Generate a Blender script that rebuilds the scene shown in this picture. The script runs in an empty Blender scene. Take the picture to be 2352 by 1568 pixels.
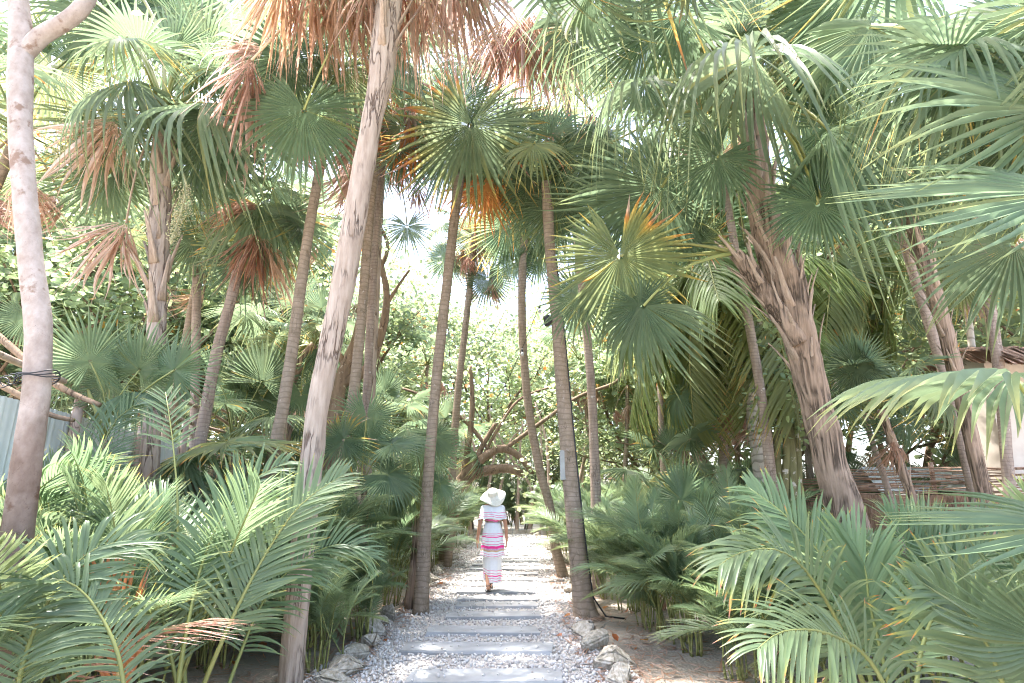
import bpy, bmesh, math, random
import numpy as np
from mathutils import Vector, Matrix, noise, Euler
R = math.radians
scene = bpy.context.scene
col = scene.collection
rnd = random.Random(7)

# ------------------------------------------------------------------ camera
F_PX, TILT, CAMZ = 1350.0, R(14.97), 1.5
CT, ST = math.cos(TILT), math.sin(TILT)
CAM = Vector((0, 0, CAMZ))
FWD = Vector((0, CT, ST)); UP = Vector((0, -ST, CT)); RIGHT = Vector((1, 0, 0))
cd = bpy.data.cameras.new("camera"); cam = bpy.data.objects.new("camera", cd); col.objects.link(cam)
cam.location = CAM; cam.rotation_euler = (math.pi / 2 + TILT, 0, 0)
cd.sensor_width = 36; cd.lens = 36 * F_PX / 2352; cd.clip_start = 0.05; cd.clip_end = 2000
scene.camera = cam

def P(px, py, d):
    """photo point (2352 wide) at the forward distance d -> world"""
    u, v = (px - 1176) / F_PX, (784 - py) / F_PX
    r = FWD + RIGHT * u + UP * v
    return CAM + r * (d / r.y)
def depth_of(p): return (p - CAM).dot(FWD)
def G(px, py):
    u, v = (px - 1176) / F_PX, (784 - py) / F_PX
    r = FWD + RIGHT * u + UP * v
    return CAM + r * (-CAMZ / r.z)
def pix(p):
    q = p - CAM; z = max(q.dot(FWD), .01)
    return 1176 + F_PX * q.x / z, 784 - F_PX * q.dot(UP) / z

# ------------------------------------------------------------------ materials
def mat(name):
    m = bpy.data.materials.new(name); m.use_nodes = True
    nt = m.node_tree; nt.nodes.clear()
    return m, nt, nt.nodes, nt.links
def ramp(nd, stops, interp='LINEAR'):
    r = nd.new('ShaderNodeValToRGB'); cr = r.color_ramp; cr.interpolation = interp
    while len(cr.elements) < len(stops): cr.elements.new(.5)
    for e, (p, c) in zip(cr.elements, stops):
        e.position = p; e.color = (*c, 1)
    return r
def leaf_mat(name, stops, trans=.45, rough=.42, var=.28, spec=.36, patch=0.0):
    m, nt, nd, ln = mat(name)
    at = nd.new('ShaderNodeAttribute'); at.attribute_name = 'age'
    rp = ramp(nd, stops); ln.new(at.outputs['Fac'], rp.inputs[0])
    oi = nd.new('ShaderNodeObjectInfo')
    tc = nd.new('ShaderNodeTexCoord')
    nz = nd.new('ShaderNodeTexNoise'); nz.inputs['Scale'].default_value = 7; nz.inputs['Detail'].default_value = 3
    ln.new(tc.outputs['Object'], nz.inputs['Vector'])
    hsv = nd.new('ShaderNodeHueSaturation')
    a = nd.new('ShaderNodeMapRange'); a.inputs[3].default_value = .485; a.inputs[4].default_value = .515
    ln.new(oi.outputs['Random'], a.inputs[0]); ln.new(a.outputs[0], hsv.inputs['Hue'])
    b = nd.new('ShaderNodeMath'); b.operation = 'MULTIPLY_ADD'; b.inputs[1].default_value = 7.13; b.inputs[2].default_value = .3
    ln.new(oi.outputs['Random'], b.inputs[0])
    fr = nd.new('ShaderNodeMath'); fr.operation = 'FRACT'; ln.new(b.outputs[0], fr.inputs[0])
    ad = nd.new('ShaderNodeMath'); ad.operation = 'ADD'; ln.new(fr.outputs[0], ad.inputs[0]); ln.new(nz.outputs['Fac'], ad.inputs[1])
    c = nd.new('ShaderNodeMapRange'); c.inputs[1].default_value = .3; c.inputs[2].default_value = 1.7
    c.inputs[3].default_value = 1 - var; c.inputs[4].default_value = 1 + var
    ln.new(ad.outputs[0], c.inputs[0]); ln.new(c.outputs[0], hsv.inputs['Value'])
    ln.new(rp.outputs[0], hsv.inputs['Color'])
    pr = nd.new('ShaderNodeBsdfPrincipled'); pr.inputs['Roughness'].default_value = rough
    pr.inputs['Specular IOR Level'].default_value = spec
    ln.new(hsv.outputs[0], pr.inputs['Base Color'])
    tr = nd.new('ShaderNodeBsdfTranslucent')
    th = nd.new('ShaderNodeHueSaturation'); th.inputs['Hue'].default_value = .492; th.inputs['Value'].default_value = 2.1; th.inputs['Saturation'].default_value = 1.0
    ln.new(hsv.outputs[0], th.inputs['Color']); ln.new(th.outputs[0], tr.inputs['Color'])
    mx = nd.new('ShaderNodeMixShader'); mx.inputs[0].default_value = trans
    ln.new(pr.outputs[0], mx.inputs[1]); ln.new(tr.outputs[0], mx.inputs[2])
    out = nd.new('ShaderNodeOutputMaterial'); ln.new(mx.outputs[0], out.inputs[0])
    return m
G1 = [(0, (.115, .162, .092)), (.3, (.20, .215, .085)), (.5, (.40, .30, .08)), (.65, (.44, .20, .06)), (.8, (.31, .19, .115)), (1, (.44, .33, .265))]
M_FAN = leaf_mat('fan_palm_leaf', G1)
G2 = [(0, (.122, .176, .092)), (.3, (.19, .22, .07)), (.5, (.36, .27, .06)), (.65, (.40, .17, .05)), (.8, (.28, .14, .08)), (1, (.44, .33, .28))]
M_PIN = leaf_mat('feather_palm_leaf', G2, trans=.42, rough=.38)
G3 = [(0, (.150, .200, .125)), (.4, (.24, .27, .10)), (.7, (.45, .20, .05)), (1, (.30, .14, .06))]
M_BRD = leaf_mat('broad_leaf', G3, trans=.56, rough=.32, var=.3, spec=.5)
G4 = [(0, (.17, .19, .06)), (.5, (.30, .27, .08)), (1, (.36, .26, .18))]
M_STEM = leaf_mat('palm_stalk', G4, trans=0.0, rough=.5)
G5 = [(0, (.40, .42, .22)), (1, (.55, .52, .34))]
M_FLOW = leaf_mat('palm_blossom', G5, trans=.2, rough=.6)

def bark_mat(name, c1, c2, crack, sx=6, sz=1.3, vor=(9, 2.2), crackw=.05, bump=.5, rings=0, ringc=None, spots=None, lower=None):
    m, nt, nd, ln = mat(name)
    tc = nd.new('ShaderNodeTexCoord')
    mp = nd.new('ShaderNodeMapping'); mp.inputs['Scale'].default_value = (sx, sx, sz); ln.new(tc.outputs['Object'], mp.inputs[0])
    nz = nd.new('ShaderNodeTexNoise'); nz.inputs['Scale'].default_value = 2.2; nz.inputs['Detail'].default_value = 8; nz.inputs['Roughness'].default_value = .65
    ln.new(mp.outputs[0], nz.inputs['Vector'])
    rp = ramp(nd, [(.3, c2), (.62, c1)]); ln.new(nz.outputs['Fac'], rp.inputs[0])
    mp2 = nd.new('ShaderNodeMapping'); mp2.inputs['Scale'].default_value = (vor[0], vor[0], vor[1]); ln.new(tc.outputs['Object'], mp2.inputs[0])
    n2 = nd.new('ShaderNodeTexNoise'); n2.inputs['Scale'].default_value = 1.5; n2.inputs['Detail'].default_value = 4
    ln.new(mp2.outputs[0], n2.inputs['Vector'])
    va = nd.new('ShaderNodeVectorMath'); va.operation = 'MULTIPLY_ADD'; va.inputs[1].default_value = (1.6, 1.6, 1.6)
    ln.new(n2.outputs['Color'], va.inputs[0]); ln.new(mp2.outputs[0], va.inputs[2])
    vo = nd.new('ShaderNodeTexVoronoi'); vo.feature = 'DISTANCE_TO_EDGE'; vo.inputs['Scale'].default_value = 1.0
    ln.new(va.outputs[0], vo.inputs['Vector'])
    cr = ramp(nd, [(0, (1, 1, 1)), (crackw, (0, 0, 0))]); ln.new(vo.outputs['Distance'], cr.inputs[0])
    n3 = nd.new('ShaderNodeTexNoise'); n3.inputs['Scale'].default_value = 3; ln.new(tc.outputs['Object'], n3.inputs['Vector'])
    n3r = ramp(nd, [(.42, (0, 0, 0)), (.6, (1, 1, 1))]); ln.new(n3.outputs['Fac'], n3r.inputs[0])
    mm = nd.new('ShaderNodeMath'); mm.operation = 'MULTIPLY'; ln.new(cr.outputs[0], mm.inputs[0]); ln.new(n3r.outputs[0], mm.inputs[1])
    mx = nd.new('ShaderNodeMix'); mx.data_type = 'RGBA'; ln.new(mm.outputs[0], mx.inputs[0])
    ln.new(rp.outputs[0], mx.inputs[6]); mx.inputs[7].default_value = (*crack, 1)
    last = mx.outputs[2]; height = None
    hs = nd.new('ShaderNodeMath'); hs.operation = 'SUBTRACT'; ln.new(nz.outputs['Fac'], hs.inputs[0]); ln.new(mm.outputs[0], hs.inputs[1]); height = hs.outputs[0]
    if rings:
        sp = nd.new('ShaderNodeSeparateXYZ'); ln.new(tc.outputs['Object'], sp.inputs[0])
        ad = nd.new('ShaderNodeMath'); ad.operation = 'MULTIPLY_ADD'; ad.inputs[1].default_value = 2.2
        ml = nd.new('ShaderNodeMath'); ml.operation = 'MULTIPLY'; ml.inputs[1].default_value = rings; ln.new(sp.outputs['Z'], ml.inputs[0])
        ln.new(n3.outputs['Fac'], ad.inputs[0]); ln.new(ml.outputs[0], ad.inputs[2])
        fr = nd.new('ShaderNodeMath'); fr.operation = 'FRACT'; ln.new(ad.outputs[0], fr.inputs[0])
        rr = ramp(nd, [(0, (1, 1, 1)), (.12, (.9, .9, .9)), (.3, (0, 0, 0)), (.95, (0, 0, 0)), (1, (1, 1, 1))]); ln.new(fr.outputs[0], rr.inputs[0])
        rm = nd.new('ShaderNodeMath'); rm.operation = 'MULTIPLY'; ln.new(rr.outputs[0], rm.inputs[0]); ln.new(nz.outputs['Fac'], rm.inputs[1])
        x2 = nd.new('ShaderNodeMix'); x2.data_type = 'RGBA'; ln.new(rm.outputs[0], x2.inputs[0]); ln.new(last, x2.inputs[6]); x2.inputs[7].default_value = (*(ringc or crack), 1)
        last = x2.outputs[2]
    if spots:
        n4 = nd.new('ShaderNodeTexNoise'); n4.inputs['Scale'].default_value = spots[1]; n4.inputs['Detail'].default_value = 5; n4.inputs['Roughness'].default_value = .6
        ln.new(tc.outputs['Object'], n4.inputs['Vector'])
        r4 = ramp(nd, [(spots[2], (0, 0, 0)), (spots[2] + .06, (1, 1, 1))]); ln.new(n4.outputs['Fac'], r4.inputs[0])
        x3 = nd.new('ShaderNodeMix'); x3.data_type = 'RGBA'; ln.new(r4.outputs[0], x3.inputs[0]); ln.new(last, x3.inputs[6]); x3.inputs[7].default_value = (*spots[0], 1)
        last = x3.outputs[2]
    if lower:   # weathered, stained bark low on the bole: a real stain with a ragged upper edge
        sp = nd.new('ShaderNodeSeparateXYZ'); ln.new(tc.outputs['Object'], sp.inputs[0])
        n5 = nd.new('ShaderNodeTexNoise'); n5.inputs['Scale'].default_value = 4; n5.inputs['Detail'].default_value = 6; ln.new(tc.outputs['Object'], n5.inputs['Vector'])
        ad = nd.new('ShaderNodeMath'); ad.operation = 'MULTIPLY_ADD'; ad.inputs[1].default_value = 2.6; ln.new(n5.outputs['Fac'], ad.inputs[0]); ln.new(sp.outputs['Z'], ad.inputs[2])
        mr = nd.new('ShaderNodeMapRange'); mr.inputs[1].default_value = lower[1] + 1.0; mr.inputs[2].default_value = lower[1] + 1.9; mr.inputs[3].default_value = .85; mr.inputs[4].default_value = 0
        ln.new(ad.outputs[0], mr.inputs[0])
        x4 = nd.new('ShaderNodeMix'); x4.data_type = 'RGBA'; x4.blend_type = 'MULTIPLY'; ln.new(mr.outputs[0], x4.inputs[0]); ln.new(last, x4.inputs[6]); x4.inputs[7].default_value = (*lower[0], 1)
        last = x4.outputs[2]
    pr = nd.new('ShaderNodeBsdfPrincipled'); pr.inputs['Roughness'].default_value = .85; pr.inputs['Specular IOR Level'].default_value = .2
    ln.new(last, pr.inputs['Base Color'])
    bp = nd.new('ShaderNodeBump'); bp.inputs['Strength'].default_value = bump; bp.inputs['Distance'].default_value = .02
    ln.new(height, bp.inputs['Height']); ln.new(bp.outputs[0], pr.inputs['Normal'])
    out = nd.new('ShaderNodeOutputMaterial'); ln.new(pr.outputs[0], out.inputs[0])
    return m
M_PALE = bark_mat('pale_flaky_bark', (.40, .325, .265), (.25, .185, .14), (.11, .07, .05), sx=9, sz=1.2, vor=(11, 1.3), crackw=.06, bump=.9)
M_GREY = bark_mat('grey_ringed_bark', (.34, .27, .22), (.22, .16, .12), (.12, .08, .06), rings=17, ringc=(.17, .125, .095), bump=.6, crackw=.03, spots=((.55, .5, .44), 14, .64))
M_MOSS = bark_mat('brown_mossy_bark', (.31, .24, .18), (.20, .15, .10), (.09, .07, .04), sx=5, sz=4, bump=.6, crackw=.02, rings=15, ringc=(.14, .105, .075), spots=((.42, .36, .31), 16, .65))
M_SHAG = bark_mat('brown_fibrous_bark', (.36, .26, .19), (.19, .13, .09), (.07, .05, .035), sx=13, sz=.7, vor=(13, .55), crackw=.17, bump=1.0)
M_SMOOTH = bark_mat('smooth_blotched_bark', (.38, .325, .285), (.26, .205, .17), (.14, .09, .07), sx=7, sz=5, vor=(6, 5), crackw=.001, bump=.35, spots=((.20, .135, .10), 5.5, .57), lower=((.36, .29, .25), 1.9))
M_COCO = bark_mat('banded_coconut_bark', (.56, .50, .42), (.42, .36, .28), (.2, .16, .12), rings=7.5, ringc=(.06, .045, .035), bump=.4, crackw=.02)
M_BRAN = bark_mat('dark_branch_bark', (.26, .18, .12), (.14, .10, .065), (.06, .04, .03), bump=.7, spots=((.40, .34, .27), 9, .62))
M_LICH = bark_mat('green_lichen_bark', (.20, .19, .09), (.13, .12, .06), (.08, .07, .04), bump=.3, spots=((.48, .44, .38), 8, .60))
M_WOOD = bark_mat('weathered_pole_wood', (.46, .35, .28), (.30, .21, .16), (.15, .1, .07), bump=.4)
M_BOOT = bark_mat('leaf_base_fibre', (.42, .325, .25), (.27, .195, .14), (.13, .09, .06), sx=14, sz=1.0, vor=(20, 1.2), crackw=.08, bump=.6)

def flat(name, c, rough=.6, c2=None, scale=8, bump=0, metal=0, spec=.4):
    m, nt, nd, ln = mat(name)
    pr = nd.new('ShaderNodeBsdfPrincipled'); pr.inputs['Roughness'].default_value = rough; pr.inputs['Metallic'].default_value = metal
    pr.inputs['Specular IOR Level'].default_value = spec
    tc = nd.new('ShaderNodeTexCoord'); nz = nd.new('ShaderNodeTexNoise'); nz.inputs['Scale'].default_value = scale; nz.inputs['Detail'].default_value = 6
    ln.new(tc.outputs['Object'], nz.inputs['Vector'])
    c2 = c2 or tuple(x * .8 for x in c)
    rp = ramp(nd, [(.35, c2), (.65, c)]); ln.new(nz.outputs['Fac'], rp.inputs[0]); ln.new(rp.outputs[0], pr.inputs['Base Color'])
    if bump:
        bp = nd.new('ShaderNodeBump'); bp.inputs['Strength'].default_value = bump; bp.inputs['Distance'].default_value = .02
        ln.new(nz.outputs['Fac'], bp.inputs['Height']); ln.new(bp.outputs[0], pr.inputs['Normal'])
    out = nd.new('ShaderNodeOutputMaterial'); ln.new(pr.outputs[0], out.inputs[0])
    return m
M_ROCK = flat('limestone', (.46, .42, .36), .9, (.23, .20, .15), 5, .8)
M_PLANK = flat('grey_stone_tread', (.34, .345, .35), .75, (.25, .25, .245), 4, .3)
M_BLACK = flat('black_plastic', (.02, .02, .022), .45)
M_SKIN = flat('tanned_skin', (.50, .26, .16), .5, (.46, .235, .145), 3)
M_WHITE = flat('white_cotton', (.80, .80, .82), .9, (.76, .76, .79), 20, .2)
M_PINK = flat('pink_trim', (.85, .16, .36), .8)
M_HOT = flat('hot_pink_band', (.90, .05, .30), .8)
M_PURP = flat('mauve_band', (.50, .25, .42), .8, (.62, .42, .5), 60)
M_OCHR = flat('ochre_band', (.50, .30, .13), .8, (.6, .45, .28), 60)
M_STRAW = flat('white_straw', (.80, .76, .66), .8, (.70, .65, .54), 40, .4)
M_HAIR = flat('dark_hair', (.035, .02, .014), .5)
M_METAL = flat('pale_corrugated_sheet', (.62, .63, .60), .5, (.50, .51, .48), 2.5)
M_WALL = flat('beige_stucco', (.56, .49, .41), .9, (.50, .43, .36), 6, .2)
M_THATCH = bark_mat('dry_thatch', (.42, .27, .18), (.24, .13, .08), (.12, .06, .04), sx=40, sz=1.5, vor=(50, 1.5), crackw=.12, bump=.8)
M_STICK = bark_mat('brown_stick', (.36, .24, .17), (.20, .12, .08), (.1, .06, .04), bump=.3)
M_TARP = flat('white_tarp', (.72, .75, .76), .6)
M_GREYB = flat('grey_box_plastic', (.36, .36, .33), .6)
M_BULB = flat('clear_bulb', (.55, .55, .55), .2)

# ------------------------------------------------------------------ object helpers
def meta(o, label=None, cat=None, group=None, kind=None):
    if label: o['label'] = label
    if cat: o['category'] = cat
    if group: o['group'] = group
    if kind: o['kind'] = kind
    return o
def mesh(name, v, f, mats, age=None, mi=None, smooth=True):
    me = bpy.data.meshes.new(name)
    me.from_pydata([tuple(map(float, q)) for q in v], [], f)
    for m in (mats if isinstance(mats, (list, tuple)) else [mats]): me.materials.append(m)
    if age is not None:
        a = me.attributes.new('age', 'FLOAT', 'POINT'); a.data.foreach_set('value', np.asarray(age, dtype=np.float32))
    if mi is not None: me.polygons.foreach_set('material_index', mi)
    if smooth: me.polygons.foreach_set('use_smooth', [True] * len(me.polygons))
    me.update()
    return me
def link(name, data, parent=None, M=None, loc=None):
    o = bpy.data.objects.new(name, data); col.objects.link(o)
    if parent: o.parent = parent
    if M is not None: o.matrix_basis = M
    elif loc is not None: o.location = loc
    return o
def thing(name, loc, label, cat, group=None):
    o = link(name, None, loc=loc); o.empty_display_size = .1
    return meta(o, label, cat, group)

class Geo:
    def __init__(s): s.v = []; s.f = []; s.a = []; s.m = []
    def tube(s, pts, rad, n=8, age=0.0, mi=0, rough=0.0, seed=0, cap=True, flat_=1.0):
        pts = [Vector(p) for p in pts]; b = len(s.v)
        ref = None
        for k, p in enumerate(pts):
            t = (pts[min(k + 1, len(pts) - 1)] - pts[max(k - 1, 0)]).normalized()
            if ref is None:
                ref = t.orthogonal().normalized() if abs(t.z) < .7 else (Vector((1, 0, 0)) - t * t.x).normalized()
            ref = (ref - t * ref.dot(t)).normalized(); w = t.cross(ref)
            r = rad[k] if hasattr(rad, '__len__') else rad
            for i in range(n):
                a = 2 * math.pi * i / n
                q = ref * math.cos(a) + w * (math.sin(a) * flat_)
                rr = r
                if rough:
                    rr *= 1 + rough * (noise.noise((q.x * 2.1 + seed, q.y * 2.1, p.z * 3.0)) + .5 * noise.noise((q.x * 5 + seed, q.y * 5, p.z * 9)))
                s.v.append(p + q * rr); s.a.append(age[k] if hasattr(age, '__len__') else age)
        for k in range(len(pts) - 1):
            for i in range(n):
                j = (i + 1) % n
                s.f.append((b + k * n + i, b + k * n + j, b + (k + 1) * n + j, b + (k + 1) * n + i)); s.m.append(mi)
        if cap:
            s.f.append(tuple(b + i for i in range(n))[::-1]); s.m.append(mi)
            e = b + (len(pts) - 1) * n
            s.f.append(tuple(e + i for i in range(n))); s.m.append(mi)
        return s
    def box(s, lo, hi, mi=0):
        b = len(s.v)
        for z in (lo[2], hi[2]):
            for x, y in ((lo[0], lo[1]), (hi[0], lo[1]), (hi[0], hi[1]), (lo[0], hi[1])): s.v.append(Vector((x, y, z))); s.a.append(0)
        for q in ((3, 2, 1, 0), (4, 5, 6, 7), (0, 1, 5, 4), (1, 2, 6, 5), (2, 3, 7, 6), (3, 0, 4, 7)):
            s.f.append(tuple(b + i for i in q)); s.m.append(mi)
        return s
    def out(s, name, mats, smooth=True): return mesh(name, s.v, s.f, mats, s.a, s.m, smooth)

def spline(pts, vals=None, step=.12):
    pts = [Vector(p) for p in pts]; n = len(pts); out = []; ov = []
    for i in range(n - 1):
        p0, p1, p2, p3 = pts[max(i - 1, 0)], pts[i], pts[i + 1], pts[min(i + 2, n - 1)]
        k = max(2, int((p2 - p1).length / step))
        for j in range(k):
            t = j / k
            out.append(.5 * ((2 * p1) + (p2 - p0) * t + (2 * p0 - 5 * p1 + 4 * p2 - p3) * t * t + (3 * p1 - p0 - 3 * p2 + p3) * t ** 3))
            if vals: ov.append(vals[i] * (1 - t) + vals[i + 1] * t)
    out.append(pts[-1])
    if vals: ov.append(vals[-1])
    return (out, ov) if vals else out

# ------------------------------------------------------------------ leaf meshes
def fan_mesh(name, seed, n=38, sidew=.25, torn=.06, warp=.10, span=320, fuse=.5, cup=0., droop=.12, fold=.15, age=0., tipage=.25, tiplen=.12, odd=0., side=0., dead=False, petL=0., bend=0., wav=0.):
    """palmate blade, hub at origin, axis +Y, face +Z; with petL a stalk from the origin carries it"""
    r = random.Random(seed); v = []; f = []; A = []; mi = []
    sp = R(span); da = sp / n; S = (.04, .2, .36, fuse, .62, .76, .89, 1.0) if fuse < .6 else (.04, .2, .4, fuse, .7, .8, .91, 1.0)
    for i in range(n):
        a0 = -sp / 2 + da * (i + .5); bx = abs(a0) / (sp / 2)
        L = (1.0 - .30 * bx ** 1.6) * r.uniform(.86, 1.05); zr = 0
        a = a0; wk = 1.
        if dead:
            a = a0 * .30 + r.uniform(-.05, .05); zr = r.uniform(-.22, .22); L *= r.uniform(.6, 1.1); wk = r.uniform(.5, .95)
        ag = age + r.uniform(-.05, .05)
        sg = r.uniform(.3, .55) if r.random() < odd else 0
        if side and a0 * side > 0: sg += (.8 * max(0, bx - sidew) / (1 - sidew)) * r.uniform(.3, 1.15)
        if r.random() < torn: L *= r.uniform(.5, .85); ag += r.choice((0, .25))
        td = droop * r.uniform(.6, 1.7) + (r.uniform(.2, .6) if r.random() < wav else 0); tw = r.uniform(-.28, .28); tl = tiplen * r.uniform(.5, 2)
        d = Vector((math.sin(a), math.cos(a), 0)); w = Vector((math.cos(a), -math.sin(a), 0))
        if dead: w = (w * math.cos(tw * 6) + Vector((0, 0, 1)) * math.sin(tw * 6))
        b = len(v); wf = math.tan(da / 2) * fuse * wk
        for k, s in enumerate(S):
            q = d * (s * L)
            q.z += cup * s * s - droop * .5 * s ** 2 - fold * (bx ** 2) * s - td * max(0, s - fuse) ** 2 * 2.2
            q.z += warp * s * noise.noise((math.sin(a0) * 1.6 + seed, math.cos(a0) * 1.6, s * .8)) * 2
            if dead: q.z += zr * s + .04 * math.sin(s * 6 + i); q.x += .022 * math.sin(s * 5 + i * 2)
            else: q += w * (tw * max(0, s - fuse) ** 2)
            e = max(0., (s - fuse) / (1 - fuse)); hw = s * math.tan(da / 2) * wk if s <= fuse else wf * (1 - e ** 1.15) * .97
            hw = max(hw, .0012) * (L if s <= fuse else 1)
            pl = hw * .55 * (1.4 if dead else 1)
            g = ag + min(sg, .72) * max(0, min(1, (s - .25) / .5)) + (tipage + .5 * tipage * (r.random() - .5)) * max(0, min(1, (s - (1 - tl * 1.3)) / (tl + .01)))
            for (x, z) in ((-1, pl), (-.02, -pl), (.02, -pl), (1, pl)):
                v.append(q + w * (hw * x) + Vector((0, 0, z))); A.append(max(0, min(1, g)))
        for k in range(len(S) - 1):
            o = b + 4 * k
            f.append((o, o + 1, o + 5, o + 4)); f.append((o + 2, o + 3, o + 7, o + 6)); mi += [0, 0]
    if petL:
        M = Matrix.Translation((0, petL, -.06 * petL)) @ Matrix.Rotation(-bend, 4, 'X')
        v = [M @ q for q in v]
        g = Geo(); pts = [Vector((0, t * petL, .10 * petL * math.sin(t * 2.6) - .06 * petL * t)) for t in (0, .25, .5, .75, 1)]
        g.tube(pts, [.035, .022, .016, .014, .016], 5, min(1, age))
        b = len(v); v += g.v; f += [tuple(b + i for i in q) for q in g.f]; A += g.a; mi += [1] * len(g.f)
    return mesh(name, v, f, [M_FAN, M_STEM], A, mi)

def feather_mesh(name, seed, curve, n=36, ll=.3, lw=.021, fwd=(62, 28), vee=28, droop=.35, bare=.2, age=0., tip=.3, rr=.012, normal=None, side_tw=0., ragged=.0):
    """pinnate frond; curve: list of points from base to tip"""
    r = random.Random(seed); v = []; f = []; A = []; mi = []
    pts = spline(curve, None, step=.06 * max(.2, (Vector(curve[-1]) - Vector(curve[0])).length)); m = len(pts)
    def at(t):
        x = t * (m - 1); i = min(int(x), m - 2); p = pts[i].lerp(pts[i + 1], x - i)
        return p, (pts[min(i + 1, m - 1)] - pts[max(i - 1, 0)]).normalized()
    g = Geo(); tt = [i / (m - 1) for i in range(m)]
    g.tube(pts, [rr * (1.25 - 1.05 * t) for t in tt], 5, age * .9)
    v += g.v; f += g.f; A += g.a; mi += [1] * len(g.f)
    S = (0, .12, .3, .5, .7, .86, 1.); W = (.35, .85, 1., .95, .75, .42, .04)
    for i in range(n):
        for sd in (-1, 1):
            t = bare + (1 - bare) * ((i + r.uniform(.1, .9) * .5 + (.25 if sd > 0 else 0)) / n)
            if r.random() < ragged: continue
            p, T = at(min(t, .999)); x = (t - bare) / (1 - bare)
            Nn = Vector(normal) if normal is not None else Vector((0, 0, 1))
            Nn = (Nn - T * Nn.dot(T)); Nn = Nn.normalized() if Nn.length > .05 else T.orthogonal().normalized()
            Sd = T.cross(Nn) * sd
            L = ll * (.55 + .75 * math.sin(math.pi * min(1, .18 + .74 * x))) * r.uniform(.88, 1.08) * (1 - .45 * max(0, x - .8) / .2)
            al = R(fwd[0] + (fwd[1] - fwd[0]) * x + r.uniform(-5, 5)); be = R(vee + r.uniform(-9, 9))
            D = (T * math.cos(al) + (Sd * math.cos(be) + Nn * math.sin(be)) * math.sin(al)).normalized()
            wv = (T - D * T.dot(D)).normalized(); nv = D.cross(wv)
            dr = droop * r.uniform(.5, 1.6); tg = tip * r.choice((.3, .6, 1, 1.8)); b = len(v)
            for s, w in zip(S, W):
                q = p + D * (L * s) + Vector((0, 0, -1)) * (dr * L * s ** 2.2)
                hw = lw * w * (.75 + .5 * math.sin(math.pi * min(1, .2 + .7 * x)))
                ga = max(0, min(1, age + r.uniform(-.03, .03) + tg * max(0, (s - .8) / .2)))
                lift = abs(hw) * .35
                for o, z in ((-1, lift), (0, 0), (1, lift)):
                    v.append(q + wv * (hw * o) + nv * (z * (1 if nv.z > 0 else -1))); A.append(ga)
            for k in range(len(S) - 1):
                o = b + 3 * k
                f.append((o, o + 1, o + 4, o + 3)); f.append((o + 1, o + 2, o + 5, o + 4)); mi += [0, 0]
    return mesh(name, v, f, [M_PIN, M_STEM], A, mi)

# blades with the hub at the origin (for leaves placed one by one)
BL = {
 'open': [fan_mesh('fan_blade', 10 + i, n=46 + 3 * i, span=(325, 310, 335)[i], fuse=(.44, .50, .40)[i], droop=(.12, .2, .08)[i], fold=(.1, .2, .05)[i], odd=.02, wav=(.12, .2, .05)[i]) for i in range(3)] + [fan_mesh('ragged_fan_blade', 15 + i, n=44, span=300, fuse=.38, droop=.3, fold=.3, odd=.06, wav=.3, torn=.22, warp=.22, tipage=.4) for i in range(2)],
 'droop': [fan_mesh('drooping_fan_blade', 20 + i, n=42, span=280, fuse=.50, droop=.6, fold=.35, wav=.5) for i in range(2)],
 'wide': [fan_mesh('wide_fan_blade', 25, n=46, span=300, fuse=.66, droop=.34, fold=.10, wav=.3, warp=.05, torn=0)],
 'tipped': [fan_mesh('orange_tipped_fan_blade', 30 + i, n=46, span=315, fuse=.42, droop=.14, fold=.1, odd=.10, side=(1, -1)[i], sidew=.08, tipage=.55, tiplen=.2) for i in range(2)],
 'yellow': [fan_mesh('yellowing_fan_blade', 36, n=50, span=325, fuse=.52, droop=.12, age=.2, odd=.04, tipage=.4)],
 'ytip': [fan_mesh('yellow_fan_blade_with_orange_tips', 37, n=50, span=330, fuse=.52, droop=.12, age=.17, side=-1, sidew=.42, tipage=.35, tiplen=.18)],
 'orange': [fan_mesh('orange_fan_blade', 40, n=40, span=300, fuse=.45, droop=.3, fold=.2, age=.62, tipage=.15)],
 'dead': [fan_mesh('dead_fan_blade', 50 + i, n=40, span=290, fuse=.42, droop=.3, fold=.2, age=(.90, .97, .83)[i], tipage=.1, dead=True) for i in range(3)],
 'pale': [fan_mesh('pale_dead_fan_blade', 60 + i, n=36, span=290, fuse=.4, droop=.35, age=.99, tipage=0, dead=True) for i in range(2)],
}
# whole fronds: stalk from the origin and a blade at its end
FR = {
 'young': [fan_mesh('young_fan_frond', 70 + i, n=34, span=(200, 240)[i], fuse=.55, cup=.15, droop=.05, fold=-.2, petL=1.25, bend=R(8)) for i in range(2)],
 'mid': [fan_mesh('fan_frond', 80 + i, n=42, span=(320, 300, 330)[i], fuse=(.46, .5, .42)[i], droop=(.15, .3, .22)[i], fold=.15, petL=(1.3, 1.1, 1.45)[i], bend=R((35, 55, 25)[i]), odd=.03, wav=.1) for i in range(3)],
 'old': [fan_mesh('drooping_fan_frond', 90 + i, n=40, span=300, fuse=.44, droop=(.5, .35)[i], fold=.3, petL=(1.3, 1.2)[i], bend=R((60, 80)[i]), odd=.12, tipage=.5, age=(.02, .12)[i], wav=.2) for i in range(2)],
 'dead': [fan_mesh('dead_fan_frond', 100 + i, n=36, span=290, fuse=.42, droop=.3, age=(.93, .86)[i], tipage=.1, dead=True, petL=1.1, bend=R((20, 45)[i])) for i in range(2)],
}
def arc(L, lift, sag, k=6):
    return [Vector((0, L * (t * (1 - .12 * t)), lift * L * t - sag * L * t * t)) for t in [i / k for i in range(k + 1)]]
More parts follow.
